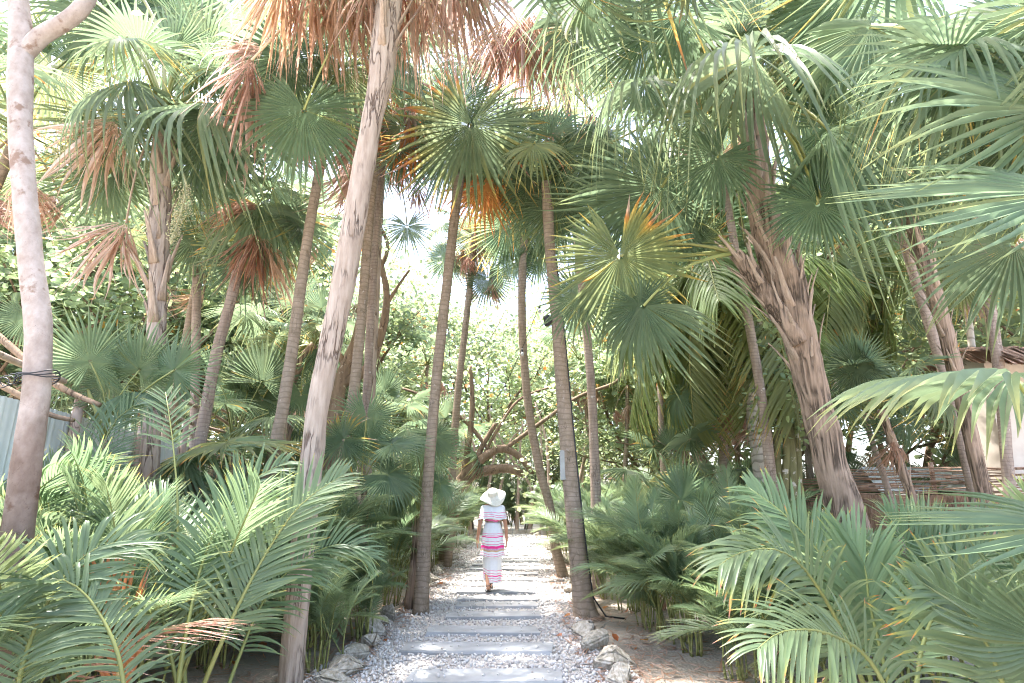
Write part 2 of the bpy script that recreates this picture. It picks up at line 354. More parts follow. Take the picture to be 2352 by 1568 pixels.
AR = [feather_mesh('feather_frond', 200 + i, arc(1., (.55, .35, .75, .2, .5, .65)[i], (.55, .6, .45, .55, .85, .3)[i]), n=(46, 40, 48, 42, 46, 40)[i], ll=(.25, .28, .24, .26, .25, .27)[i], lw=(.0056, .0066, .0052, .006, .0055, .0063)[i],
       vee=(30, 15, 38, 5, 25, 35)[i], droop=(.3, .5, .2, .55, .4, .25)[i], age=(0, .02, 0, .05, 0, .03)[i], tip=.3, rr=.0085, bare=(.22, .28, .3, .2, .25, .3)[i]) for i in range(6)]
ARF = [feather_mesh('fine_feather_frond', 260 + i, arc(1., (.6, .4, .8, .5)[i], (.5, .65, .45, .9)[i]), n=(54, 50, 58, 52)[i], ll=(.20, .23, .19, .21)[i], lw=(.0042, .0048, .004, .0044)[i],
       vee=(32, 18, 40, 22)[i], droop=(.3, .5, .25, .4)[i], age=(0, .02, 0, .06)[i], tip=.25, rr=.0075, bare=(.24, .3, .32, .28)[i]) for i in range(4)]
AR_DEAD = feather_mesh('dead_feather_frond', 230, arc(1., .3, .9), n=34, ll=.24, lw=.006, vee=0, droop=.7, age=.85, tip=.1, ragged=.2)
CO = [feather_mesh('coconut_frond', 240 + i, arc(1., (.5, .25, .1)[i], (.75, .9, 1.0)[i], 8), n=60, ll=.24, lw=.009, fwd=(75, 40), vee=(10, -10, -25)[i], droop=.9, age=(.0, .12, .24)[i], tip=.25, rr=.011, bare=.15) for i in range(3)]

# ------------------------------------------------------------------ placing leaves
def basis(axis, normal, sc, o):
    y = axis.normalized(); z = (normal - y * normal.dot(y)); z = z.normalized() if z.length > 1e-3 else y.orthogonal().normalized(); x = y.cross(z)
    return Matrix(((x.x * sc, y.x * sc, z.x * sc, o.x), (x.y * sc, y.y * sc, z.y * sc, o.y), (x.z * sc, y.z * sc, z.z * sc, o.z), (0, 0, 0, 1)))
PET = {}
def petiole_mesh(kind):
    if kind not in PET:
        g = Geo(); g.tube([Vector((0, t, .09 * math.sin(math.pi * t))) for t in (0, .2, .4, .6, .8, 1)], [.022, .014, .011, .010, .009, .011], 6, {'dead': .9, 'pale': 1.}.get(kind, .15))
        PET[kind] = g.out('petiole', M_STEM)
    return PET[kind]
def leaf(root, C, px, py, d, ax, Rpx, tilt=20, kind='open', dep=0., var=None, stalk=True, roll=0):
    """one fan leaf: hub at the photo point, axis along (ax) in the picture, seen tilted"""
    H = P(px, py, d); s = Rpx * depth_of(H) / F_PX; view = (H - CAM).normalized()
    A = (RIGHT * ax[0] + UP * -ax[1]).normalized() + view * dep
    n = -view * math.cos(R(tilt)) + Vector((0, 0, 1)) * math.sin(R(tilt))
    if roll: n = Matrix.Rotation(R(roll), 3, A.normalized()) @ n
    lst = BL[kind]; me = lst[(var if var is not None else rnd.randrange(len(lst))) % len(lst)]
    M = basis(A, n, s, H - root.location)
    o = link('dead_frond' if kind in ('dead', 'pale') else 'frond', me, root, M)
    if kind in ('dead', 'pale'): o['label'] = 'dead dry brown hanging frond'
    elif kind == 'orange': o['label'] = 'bright orange dying frond'
    elif kind in ('tipped', 'ytip'): o['label'] = 'green frond with orange tips'
    if stalk and C is not None:
        L = (H - C).length; up = Vector((0, 0, 1))
        Mp = basis(H - C, up, L, C - root.location)
        th = min(1., .9 / max(L, .2))
        Mp = Mp @ Matrix.Diagonal((th, 1, 1, 1))
        link('petiole', petiole_mesh(kind if kind in ('dead', 'pale') else 'green'), o, M.inverted() @ Mp)
    return o
def crown(root, C, n, size, seed, el=(80, -35), dead=.15, skip=None, az0=None, nodead=False):
    r = random.Random(seed); a = r.uniform(0, 6.28)
    for k in range(n):
        a += 2.39996 + r.uniform(-.25, .25)
        t = (k + .5) / n; e = R(el[0] + (el[1] - el[0]) * t + r.uniform(-10, 10))
        dr = Vector((math.cos(a) * math.cos(e), math.sin(a) * math.cos(e), math.sin(e)))
        if t < .18: kd = 'young'
        elif t < .62: kd = 'mid'
        elif t < 1 - dead: kd = 'old'
        else: kd = 'dead'
        if kd == 'dead': dr = (dr + Vector((0, 0, -.7))).normalized()
        s = size * r.uniform(.85, 1.12)
        if skip and skip(C + dr * s * 1.8): continue
        nrm = Vector((0, 0, 1)) + Vector((r.uniform(-.35, .35), r.uniform(-.35, .35), 0))
        o = link('dead_frond' if kd == 'dead' else 'frond', r.choice(FR[kd]), root, basis(dr, nrm, s, C - root.location))
        if kd == 'dead': o['label'] = 'dead dry brown hanging frond'

def trunk_path(pts, d):
    """photo points (px, py, half-width px[, depth]) top-down or bottom-up -> world points and radii, carried down to the ground"""
    W = []; Rr = []
    for q in pts:
        p = P(q[0], q[1], q[3] if len(q) > 3 else d); W.append(p); u = (q[0] - 1176) / F_PX; Rr.append(.92 * q[2] * depth_of(p) / F_PX / math.sqrt(1 + u * u))
    if W[0].z > .05:
        a = (W[0] - W[1]); k = W[0].z / max(-a.z, .3) if a.z < 0 else 0
        k = min(k, 1.5 / max(.01, (a.x ** 2 + a.y ** 2) ** .5))
        b = W[0] + a * k; b.z = -.08
        if (b - W[0]).length > .1: W.insert(0, b); Rr.insert(0, Rr[0] * 1.08)
    return W, Rr
def trunk(root, W, Rr, m, rough=.10, seed=0, n=16, step=.09, name='trunk'):
    p, rr = spline([w - root.location for w in W], Rr, step)
    g = Geo(); g.tube(p, rr, n, 0, 0, rough, seed + rnd.random() * 50)
    return link(name, g.out(name, m), root)
BOOT = []
for i in range(3):
    r = random.Random(i); g = Geo()
    pts = [Vector((0, .03 + .10 * t + .12 * t * t * (1 + i * .5), t)) for t in (0, .25, .5, .75, 1)]
    g.tube(pts, [.11, .075, .055, .042, .022], 6, 1, 0, .15, i, flat_=.35)
    BOOT.append(g.out('leaf_base', M_BOOT))
def boots(root, W, Rr, t0, t1, n, seed, size=.42):
    """old split leaf bases standing off the trunk"""
    r = random.Random(seed); p, rr = spline(W, Rr, .05)
    a = 0
    for k in range(n):
        a += 2.4 + r.uniform(-.3, .3); t = t0 + (t1 - t0) * (k + r.random() * .6) / n
        i = int(t * (len(p) - 2)); T = (p[i + 1] - p[i]).normalized()
        o = Vector((math.cos(a), math.sin(a), 0)); o = (o - T * o.dot(T)).normalized()
        s = size * r.uniform(.6, 1.25)
        ax = (T + o * r.uniform(0.0, .22)).normalized()
        x = o.cross(ax).normalized(); y = ax.cross(x)
        M = Matrix(((x.x * s, y.x * s, ax.x * s, 0), (x.y * s, y.y * s, ax.y * s, 0), (x.z * s, y.z * s, ax.z * s, 0), (0, 0, 0, 1)))
        loc = p[i] + o * rr[i] * .75 - root.location
        M.translation = loc
        link('leaf_base', r.choice(BOOT), root, M)
def palm(name, pts, d, m, label, group=None, rough=.08, cat='palm tree', n=16):
    W, Rr = trunk_path(pts, d)
    root = thing(name, (W[0].x, W[0].y, 0), label, cat, group)
    trunk(root, W, Rr, m, rough, len(bpy.data.objects), n)
    return root, W[-1].copy(), W, Rr
#%%SCENE%%
# ================================================================== SETTING
def ground_mat(name, c1, c2, dirt, sc, vs, bump, dirt_t=.62):
    m, nt, nd, ln = mat(name)
    tc = nd.new('ShaderNodeTexCoord')
    n1 = nd.new('ShaderNodeTexNoise'); n1.inputs['Scale'].default_value = sc; n1.inputs['Detail'].default_value = 8; ln.new(tc.outputs['Object'], n1.inputs['Vector'])
    rp = ramp(nd, [(.35, c2), (.65, c1)]); ln.new(n1.outputs['Fac'], rp.inputs[0])
    n2 = nd.new('ShaderNodeTexNoise'); n2.inputs['Scale'].default_value = 26; n2.inputs['Detail'].default_value = 5; n2.inputs['Roughness'].default_value = .7; ln.new(tc.outputs['Object'], n2.inputs['Vector'])
    r2 = ramp(nd, [(dirt_t, (0, 0, 0)), (dirt_t + .05, (1, 1, 1))]); ln.new(n2.outputs['Fac'], r2.inputs[0])
    mx = nd.new('ShaderNodeMix'); mx.data_type = 'RGBA'; ln.new(r2.outputs[0], mx.inputs[0]); ln.new(rp.outputs[0], mx.inputs[6]); mx.inputs[7].default_value = (*dirt, 1)
    vo = nd.new('ShaderNodeTexVoronoi'); vo.inputs['Scale'].default_value = vs; ln.new(tc.outputs['Object'], vo.inputs['Vector'])
    pr = nd.new('ShaderNodeBsdfPrincipled'); pr.inputs['Roughness'].default_value = .95; pr.inputs['Specular IOR Level'].default_value = .15
    ln.new(mx.outputs[2], pr.inputs['Base Color'])
    bp = nd.new('ShaderNodeBump'); bp.inputs['Strength'].default_value = bump; bp.inputs['Distance'].default_value = .03; bp.invert = True
    ln.new(vo.outputs['Distance'], bp.inputs['Height']); ln.new(bp.outputs[0], pr.inputs['Normal'])
    out = nd.new('ShaderNodeOutputMaterial'); ln.new(pr.outputs[0], out.inputs[0])
    return m
M_SAND = ground_mat('pale_sand', (.40, .355, .30), (.30, .265, .215), (.15, .12, .085), 1.2, 30, .4)
M_GRAVELBED = ground_mat('white_gravel_bed', (.58, .54, .50), (.46, .42, .39), (.28, .25, .22), 3, 45, 1.0)

LE = [(740, 1566), (800, 1515), (850, 1470), (905, 1420), (945, 1398), (1000, 1340), (1045, 1292), (1078, 1255), (1098, 1228)]
RE = [(1430, 1566), (1388, 1515), (1350, 1470), (1325, 1420), (1305, 1370), (1290, 1330), (1272, 1292), (1250, 1258), (1222, 1228)]
LW = [G(*q) for q in LE]; RW = [G(*q) for q in RE]
LW = [Vector((LW[0].x - .05, 2.0, 0))] + LW; RW = [Vector((RW[0].x + .05, 2.0, 0))] + RW
LW += [Vector((LW[-1].x + .1, 27, 0))]; RW += [Vector((RW[-1].x + .1, 27, 0))]
def edge_x(W, y):
    for a, b in zip(W, W[1:]):
        if y <= b.y: return a.x + (b.x - a.x) * max(0, (y - a.y) / (b.y - a.y))
    return W[-1].x
def build_ground():
    v = []; f = []; n = 70
    xs = np.concatenate([[-300, -80, -40, -25], np.linspace(-15, 15, n), [25, 40, 80, 300]])
    ys = np.concatenate([[-60, -20], np.linspace(-4, 32, n), [45, 80, 300]])
    for y in ys:
        for x in xs:
            z = 0
            if abs(x) < 15 and 0 < y < 30:
                inside = edge_x(LW, y) - .25 < x < edge_x(RW, y) + .25
                z = 0 if inside else .05 * noise.noise((x * .8, y * .8, 0)) + .03 * noise.noise((x * 2.5, y * 2.5, 3)) - .0
                z = min(z, .05)
            v.append((x, y, z))
    m = len(xs)
    for j in range(len(ys) - 1):
        for i in range(m - 1): f.append((j * m + i, j * m + i + 1, (j + 1) * m + i + 1, (j + 1) * m + i))
    meta(link('ground', mesh('ground', v, f, M_SAND)), kind='structure')
    v = []; f = []
    yy = np.linspace(2, 27, 90)
    for y in yy:
        a, b = edge_x(LW, y), edge_x(RW, y)
        for k in range(9):
            t = k / 8; x = a + (b - a) * t
            v.append((x, y, .006 + .02 * max(0, noise.noise((x * 2, y * 2, 7))) + (.0 if 0 < k < 8 else -.004)))
    for j in range(len(yy) - 1):
        for k in range(8): f.append((j * 9 + k, j * 9 + k + 1, (j + 1) * 9 + k + 1, (j + 1) * 9 + k))
    meta(link('path', mesh('path', v, f, M_GRAVELBED)), kind='structure')
build_ground()

def build_gravel():
    bm = bmesh.new(); bmesh.ops.create_icosphere(bm, subdivisions=1, radius=1)
    bv = np.array([q.co[:] for q in bm.verts]); bf = np.array([[q.index for q in p.verts] for p in bm.faces]); bm.free()
    r = np.random.RandomState(3); V = []; Fc = []; n = 0; A = []
    N = 26000
    y = 4.3 + (26 - 4.3) * r.rand(N) ** 2.3
    for yy in y:
        a, b = edge_x(LW, yy) - .15, edge_x(RW, yy) + .15
        t = r.rand(); t = t if r.rand() < .55 else (.5 - .5 * abs(r.randn()) * .35 if r.rand() < 0 else (r.beta(.55, .55)))
        x = a + (b - a) * t
        s = (.008 + .010 * r.rand() ** 2) * (1 + .05 * max(0, yy - 7)) * (1.4 if r.rand() < .06 else 1)
        sc = s * (.65 + .7 * r.rand(3)); q = bv * (1 + .25 * (r.rand(len(bv), 1) - .5)) * sc
        an = r.rand() * 6.28; c, d = math.cos(an), math.sin(an)
        q = np.stack([q[:, 0] * c - q[:, 1] * d, q[:, 0] * d + q[:, 1] * c, q[:, 2]], 1)
        zz = .012
        if any(c0 < x < c1 and d0 < yy < d1 for c0, c1, d0, d1 in TREADS):
            if r.rand() > .055: continue
            zz = .046
        V.append(q + (x, yy, zz + sc[2] * .45)); Fc.append(bf + n); n += len(bv); A.append(np.full(len(bv), r.rand()))
    V = np.concatenate(V); Fc = np.concatenate(Fc); A = np.concatenate(A)
    me = bpy.data.meshes.new('gravel'); me.vertices.add(len(V)); me.vertices.foreach_set('co', V.ravel())
    me.loops.add(Fc.size); me.loops.foreach_set('vertex_index', Fc.ravel().astype(np.int32))
    me.polygons.add(len(Fc)); me.polygons.foreach_set('loop_start', np.arange(0, Fc.size, 3, dtype=np.int32)); me.polygons.foreach_set('loop_total', np.full(len(Fc), 3, dtype=np.int32))
    at = me.attributes.new('age', 'FLOAT', 'POINT'); at.data.foreach_set('value', A.astype(np.float32))
    me.update(calc_edges=True); me.validate()
    m, nt, nd, ln = mat('white_gravel')
    a = nd.new('ShaderNodeAttribute'); a.attribute_name = 'age'
    rp = ramp(nd, [(0, (.33, .29, .26)), (.25, (.46, .43, .40)), (.7, (.53, .51, .485)), (1, (.60, .58, .56))]); ln.new(a.outputs['Fac'], rp.inputs[0])
    pr = nd.new('ShaderNodeBsdfPrincipled'); pr.inputs['Roughness'].default_value = .85; ln.new(rp.outputs[0], pr.inputs['Base Color'])
    out = nd.new('ShaderNodeOutputMaterial'); ln.new(pr.outputs[0], out.inputs[0])
    me.materials.append(m)
    meta(link('gravel', me), 'loose white gravel covering the garden path', kind='stuff')

ORD = ['', 'first', 'second', 'third', 'fourth', 'fifth', 'sixth', 'seventh', 'eighth', 'ninth', 'tenth', 'eleventh', 'twelfth', 'thirteenth', 'fourteenth', 'fifteenth', 'sixteenth', 'seventeenth', 'eighteenth', 'nineteenth', 'twentieth',
       'twenty-first', 'twenty-second', 'twenty-third', 'twenty-fourth', 'twenty-fifth', 'twenty-sixth', 'twenty-seventh', 'twenty-eighth', 'twenty-ninth', 'thirtieth', 'thirty-first', 'thirty-second', 'thirty-third', 'thirty-fourth', 'thirty-fifth', 'thirty-sixth', 'thirty-seventh', 'thirty-eighth', 'thirty-ninth', 'fortieth']
# ---- stepping treads: front edge (y), left x, right x in the photo
TR = [(1580, 925, 1290), (1507, 913, 1272), (1463, 973, 1236), (1425, 1022, 1243), (1400, 1045, 1232), (1384, 1048, 1240), (1367, 1050, 1232), (1350, 1062, 1236), (1337, 1066, 1236), (1324, 1072, 1238), (1312, 1078, 1238), (1302, 1084, 1238),
      (1293, 1092, 1237), (1285, 1096, 1236), (1278, 1100, 1236), (1271, 1106, 1234), (1264, 1110, 1232), (1257, 1118, 1230), (1250, 1124, 1228), (1243, 1130, 1224), (1237, 1138, 1222), (1231, 1146, 1220)]
TREADS = []
for i, (py, x0, x1) in enumerate(TR):
    a, b = G(x0, py), G(x1, py); r = random.Random(i)
    w = b.x - a.x; dp = .40 if i < 4 else .36
    TREADS.append((a.x + .03, b.x - .03, a.y + .02, a.y + dp - .02))
    bm = bmesh.new(); bmesh.ops.create_cube(bm, size=1)
    for q in bm.verts:
        q.co = Vector((q.co.x * (w + r.uniform(-.02, .02)), q.co.y * dp, q.co.z * .055))
        q.co.x += r.uniform(-.025, .025); q.co.y += r.uniform(-.018, .018)
    bmesh.ops.bevel(bm, geom=bm.edges[:], offset=.006, segments=2, affect='EDGES')
    me = bpy.data.meshes.new('stepping_tread'); bm.to_mesh(me); bm.free(); me.materials.append(M_PLANK)
    o = link('stepping_tread', me, loc=((a.x + b.x) / 2, a.y + dp / 2, .018)); o.rotation_euler = (R(r.uniform(-.6, .6)), R(r.uniform(-.4, .4)), R(r.uniform(-1.5, 1.5)))
    lab = ['grey stone tread cut off by the bottom of the picture', 'widest whole grey tread, nearest to the camera on the gravel path'][i] if i < 2 else (
        'grey tread under the raised sandal of the walking woman' if i == 6 else f'grey stone tread, {ORD[i + 1]} one along the gravel path from the camera')
    meta(o, lab, 'stepping stone', 'stone treads set across the gravel path')

build_gravel()
# ---- rocks
def rock_mesh(seed):
    r = random.Random(seed); bm = bmesh.new()
    for k in range(15):
        d = Vector((r.gauss(0, 1), r.gauss(0, 1), r.gauss(0, 1))).normalized()
        bm.verts.new(Vector((d.x * r.uniform(.75, 1.1), d.y * r.uniform(.6, .95), d.z * r.uniform(.5, .8))))
    h = bmesh.ops.convex_hull(bm, input=bm.verts[:])
    bmesh.ops.delete(bm, geom=[g for g in h['geom_interior'] if isinstance(g, bmesh.types.BMVert)], context='VERTS')
    bmesh.ops.bevel(bm, geom=bm.edges[:], offset=.07, segments=2, affect='EDGES')
    bmesh.ops.triangulate(bm, faces=bm.faces[:]); bmesh.ops.subdivide_edges(bm, edges=bm.edges[:], cuts=1, use_grid_fill=True)
    bmesh.ops.triangulate(bm, faces=bm.faces[:]); bmesh.ops.subdivide_edges(bm, edges=bm.edges[:], cuts=1, use_grid_fill=True)
    for q in bm.verts: q.co *= 1 + .07 * noise.noise(q.co * 2.5 + Vector((seed, 0, 0))) + .04 * noise.noise(q.co * 7)
    me = bpy.data.meshes.new('rock'); bm.to_mesh(me); bm.free(); me.materials.append(M_ROCK); return me
RK = [rock_mesh(i * 7 + 1) for i in range(7)]
def rock(p, w, h, label, i, rot=None):
    r = random.Random(i * 3 + 1)
    w *= 1.12; h *= 1.2
    o = link('rock', RK[i % 7], loc=(p.x, p.y, h * .30)); o.scale = (w, w * r.uniform(.7, 1), h)
    o.rotation_euler = (R(r.uniform(-12, 12)), R(r.uniform(-12, 12)), rot if rot is not None else r.uniform(0, 6.28))
    meta(o, label, 'rock', 'limestone rocks edging the gravel path')
NR = [(1345, 1465, .24, .19, 'big pale flat-topped rock at the foot of the tall right palm'), (1366, 1495, .23, .2, 'jagged white rock below the flat-topped one, right path edge'),
      (1405, 1535, .24, .18, 'grey rock with a rounded back, near the bottom on the right'), (1428, 1572, .17, .14, 'pinkish orange rock cut off at the bottom right of the path'),
      (895, 1425, .17, .2, 'pointed pale rock beside the left palm base'), (868, 1438, .15, .13, 'low white rock in front of the pointed one, left edge'),
      (852, 1465, .17, .2, 'tall grey leaning slab of rock on the left path edge'), (845, 1488, .14, .14, 'dark mossy rock below the leaning slab'),
      (812, 1520, .19, .17, 'light speckled rock near the bottom left of the path'), (785, 1550, .26, .15, 'long flat rock, largest at the bottom left'), (765, 1578, .22, .13, 'bluish grey rock cut off at the bottom left'),
      (1345, 1440, .3, .16, 'dark mound of roots and stone around the right palm foot')]
for i, (px, py, w, h, lb) in enumerate(NR[:11]): rock(G(px, py), w, h, lb, i)
for sd, W, nm in ((-1, LW, 'left'), (1, RW, 'right')):
    y = 9.4; k = 1
    while y < 26:
        x = edge_x(W, y) + sd * (.08 + .1 * rnd.random())
        w = .13 + .13 * rnd.random()
        rock(Vector((x, y, 0)), w, w * rnd.uniform(.6, .95), f'pale rock, {ORD[k]} of the far ones going away along the {nm} path edge', 20 + k + (40 if sd > 0 else 0))
        y += .3 + w * 2.2 + .5 * rnd.random(); k += 1
o = None
# far low kerb where the path bends
g = Geo(); 
for k in range(11):
    x = edge_x(LW, 26) - .3 + k * .3; b = .02 * noise.noise((k, 0, 0)); g.box((x, 26.5 + b, -.02), (x + .27, 26.75 + b, .2 + .03 * noise.noise((k * 2.3, 1, 0))))
meta(link('stone_kerb', g.out('stone_kerb', M_ROCK, False)), 'low row of pale blocks closing the far end of the path', 'kerb')

# ================================================================== HERO TREES
# --- forked smooth tree at the left edge
W, Rr = trunk_path([(-30, 1640, 50), (15, 1400, 47), (45, 1180, 44), (70, 1000, 40), (85, 880, 37), (88, 740, 36), (72, 600, 34), (58, 450, 32), (48, 300, 33), (46, 180, 35), (48, 90, 32), (36, -80, 28), (20, -300, 22), (-20, -560, 14)], 3.3)
T1 = thing('forked_tree', (W[0].x, W[0].y, 0), 'smooth blotched tree that forks at the top left corner', 'tree')
trunk(T1, W, Rr, M_SMOOTH, .10, 3, 22, .06)
W2, R2 = trunk_path([(48, 130, 26), (95, 82, 27), (140, 55, 25), (180, 25, 24), (205, -20, 23), (225, -120, 20), (300, -330, 13)], 3.3)
W2 = [w for w in W2 if w.z > .5]; R2 = R2[-len(W2):]
trunk(T1, W2, R2, M_SMOOTH, .08, 5, 18, .05, 'branch')
# wire tied round it
g = Geo(); c = P(86, 872, 3.3); r0 = 38 * depth_of(c) / F_PX
for k in range(3):
    g.tube([c + Vector((math.cos(a) * r0 * 1.06, math.sin(a) * r0 * 1.06, .012 * k + .02 * math.cos(a) + .01 * math.sin(3 * a + k))) for a in np.linspace(0, 2 * math.pi, 25)], .0035, 5, cap=False)
for k in range(3):
    q = c + Vector((-r0 * .8, -r0 * .8, -.01)); g.tube([q + Vector((.04 * math.cos(a) - .02 * k, -.01 * k, .03 * math.sin(a) - .012 * k)) for a in np.linspace(0, 2 * math.pi, 13)], .003, 4, cap=False)
meta(link('tied_wire', g.out('tied_wire', M_BLACK)), 'thin black wire knotted round the forked tree trunk', 'wire')

# --- palm A, left, shaggy
HP = {}
root, C, W, Rr = palm('fan_palm', [(340, 1130, 28), (350, 950, 26), (358, 800, 24), (364, 620, 24), (368, 480, 28), (372, 360, 27), (376, 265, 22)], 6.6, M_PALE, 'thick shaggy palm at left with pale dead fronds and blossom', rough=.14)
boots(root, W, Rr, .55, .98, 30, 5, .5)
leaf(root, C, 268, 275, 6.3, (-.62, .78), 285, 10, 'pale', 0, 0); leaf(root, C, 290, 512, 6.2, (-.58, .81), 275, 10, 'pale', 0, 1)
leaf(root, C, 300, 185, 6.0, (-1, .22), 235, 55, 'droop', -.1, 0); leaf(root, C, 470, 235, 6.2, (-1, .12), 250, 60, 'droop', -.1, 1)
leaf(root, C, 300, 290, 6.9, (-.8, .5), 220, 30, 'droop', 0, 0); leaf(root, C, 250, 400, 7.2, (-.5, .85), 180, 15, 'open'); leaf(root, C, 470, 330, 6.9, (.6, .8), 190, 20, 'open', 0, 1)
leaf(root, C, 470, 120, 7.0, (.5, -.3), 200, 30, 'open', 0, 2); leaf(root, C, 500, 270, 6.4, (.1, 1), 150, 10, 'droop', 0, 1)
leaf(root, C, 260, 60, 6.9, (-.5, -.6), 220, 20, 'open', .2, 0)
for (x, y, d, ax, rp, tl, k) in ((412, 52, 7.4, (-.3, .8), 200, 10, 'open'), (118, 152, 7.2, (-.4, .9), 175, 12, 'yellow'), (300, -40, 7.0, (-.2, 1), 240, 25, 'open'), (520, 10, 7.6, (.5, .8), 230, 20, 'open'), (170, -30, 6.8, (-.7, .7), 230, 25, 'droop'), (600, 200, 8.0, (.7, .6), 190, 15, 'open')): leaf(root, C, x, y, d, ax, rp, tl, k)
crown(root, C, 8, .78, 11, (85, 5), 0)
def blossom(root, C, pts, d, w, seed, n=900):
    r = random.Random(seed); V = []; Fc = []; A = []
    pp = spline([P(x, y, d) for x, y in pts], None, .05)
    g = Geo(); g.tube([C] + pp, .012, 5, .2)
    V += [q - root.location for q in g.v]; Fc += g.f; A += g.a
    for k in range(n):
        t = r.random(); c = pp[int(t * (len(pp) - 1))]; sp = w * math.sin(math.pi * (.12 + .8 * t))
        q = c + Vector((r.gauss(0, sp), r.gauss(0, sp), r.gauss(0, sp * .8))) - root.location; s = r.uniform(.006, .013); b = len(V)
        V += [q + Vector(e) * s for e in ((1, 0, 0), (0, 1, 0), (-1, 0, 0), (0, -1, 0), (0, 0, 1), (0, 0, -1))]; A += [r.random()] * 6
        Fc += [tuple(b + i for i in f) for f in ((0, 1, 4), (1, 2, 4), (2, 3, 4), (3, 0, 4), (1, 0, 5), (2, 1, 5), (3, 2, 5), (0, 3, 5))]
    link('flower_cluster', mesh('flower_cluster', V, Fc, M_FLOW, A), root)
blossom(root, C, [(200, 270), (165, 320), (140, 370)], 6.6, .13, 1, 1300)
blossom(root, C, [(430, 430), (415, 490), (392, 560)], 6.2, .055, 2, 700)
HP['A'] = (root, C)

# --- two thin palms behind it
root, C, W, Rr = palm('fan_palm', [(445, 1060, 13), (448, 900, 12), (450, 760, 12), (452, 640, 11), (455, 560, 11)], 9.2, M_GREY, 'straight thin grey palm just right of the shaggy left palm')
leaf(root, C, 450, 545, 8.9, (.05, 1), 135, 5, 'open', 0, 0)
leaf(root, C, 420, 470, 9.0, (-.8, .3), 130, 20, 'open', 0, 1)
crown(root, C, 12, .7, 21, (80, -30), .2)
root, C, W, Rr = palm('fan_palm', [(452, 1060, 17), (475, 930, 16), (500, 800, 15), (530, 690, 14), (552, 590, 14), (560, 520, 12)], 8.0, M_GREY, 'leaning thin palm at left with a rust-red hanging frond')
leaf(root, C, 600, 470, 7.8, (.8, .6), 190, 40, 'droop', -.1, 0); leaf(root, C, 590, 475, 7.7, (-1, -.1), 140, 60, 'dead', 0, 2)
leaf(root, C, 588, 535, 7.6, (-.25, .97), 215, 5, 'dead', 0, 2); leaf(root, C, 605, 545, 7.7, (.2, .97), 190, 10, 'dead', 0, 0)
leaf(root, C, 640, 500, 8.0, (.6, .8), 180, 30, 'tipped'); leaf(root, C, 560, 600, 8.1, (.1, 1), 150, 10, 'open')
crown(root, C, 9, .65, 22, (75, 0), 0)

# --- main pale trunk
root, C, W, Rr = palm('fan_palm', [(662, 1620, 33), (688, 1320, 31), (712, 1100, 29), (728, 950, 28), (757, 800, 29), (790, 640, 30), (818, 480, 29), (850, 300, 26), (872, 190, 30), (884, 90, 34), (893, 0, 34), (900, -90, 28)], 5.3, M_PALE, 'tall pale flaky palm leaning right, left of the path in front', rough=.09, n=24)
boots(root, W, Rr, .83, .99, 26, 6, .42)
for (x, y, ax, rp, k, v) in ((718, -70, (-.05, 1), 290, 'dead', 2), (650, -60, (-.35, 1), 260, 'dead', 2), (790, -60, (.1, 1), 290, 'dead', 2), (845, -40, (.02, 1), 240, 'dead', 0),
                             (960, -50, (.15, 1), 260, 'pale', 0), (1030, -70, (.05, 1), 270, 'pale', 1), (920, -40, (-.1, 1), 230, 'dead', 2), (1075, -60, (.4, 1), 230, 'dead', 1)):
    leaf(root, C, x, y, 5.1 + .3 * rnd.random(), ax, rp, 5, k, 0, v)
leaf(root, C, 578, 138, 5.6, (-.28, .95), 285, 8, 'dead', 0, 0); leaf(root, C, 600, 110, 5.7, (-.9, .1), 190, 30, 'dead', 0, 1)
leaf(root, C, 698, 252, 5.9, (.05, 1), 205, 8, 'open', 0, 1)
leaf(root, C, 660, 130, 6.2, (.1, 1), 190, 10, 'open', 0, 0)
crown(root, C, 15, .85, 31, (85, 0), 0)

# --- thin palm right behind the pale one
root, C, W, Rr = palm('fan_palm', [(832, 1060, 12), (840, 960, 11), (848, 800, 11), (858, 620, 10), (870, 450, 10), (882, 330, 10)], 9.0, M_GREY, 'thin straight palm close behind the tall pale trunk', rough=.05)
leaf(root, C, 800, 430, 9.0, (-.2, 1), 90, 5, 'dead', 0, 0); leaf(root, C, 958, 425, 9.2, (.05, 1), 95, 5, 'dead', 0, 2)
leaf(root, C, 935, 520, 9.5, (.1, 1), 95, 10, 'open'); leaf(root, C, 948, 290, 8.2, (-.12, 1), 155, 5, 'orange', .0, 0)
leaf(root, C, 925, 375, 9.4, (.1, 1), 110, 10, 'dead', 0, 1); leaf(root, C, 830, 330, 9.1, (-.7, .7), 130, 20, 'open')
crown(root, C, 6, .7, 41, (85, -10), .1)

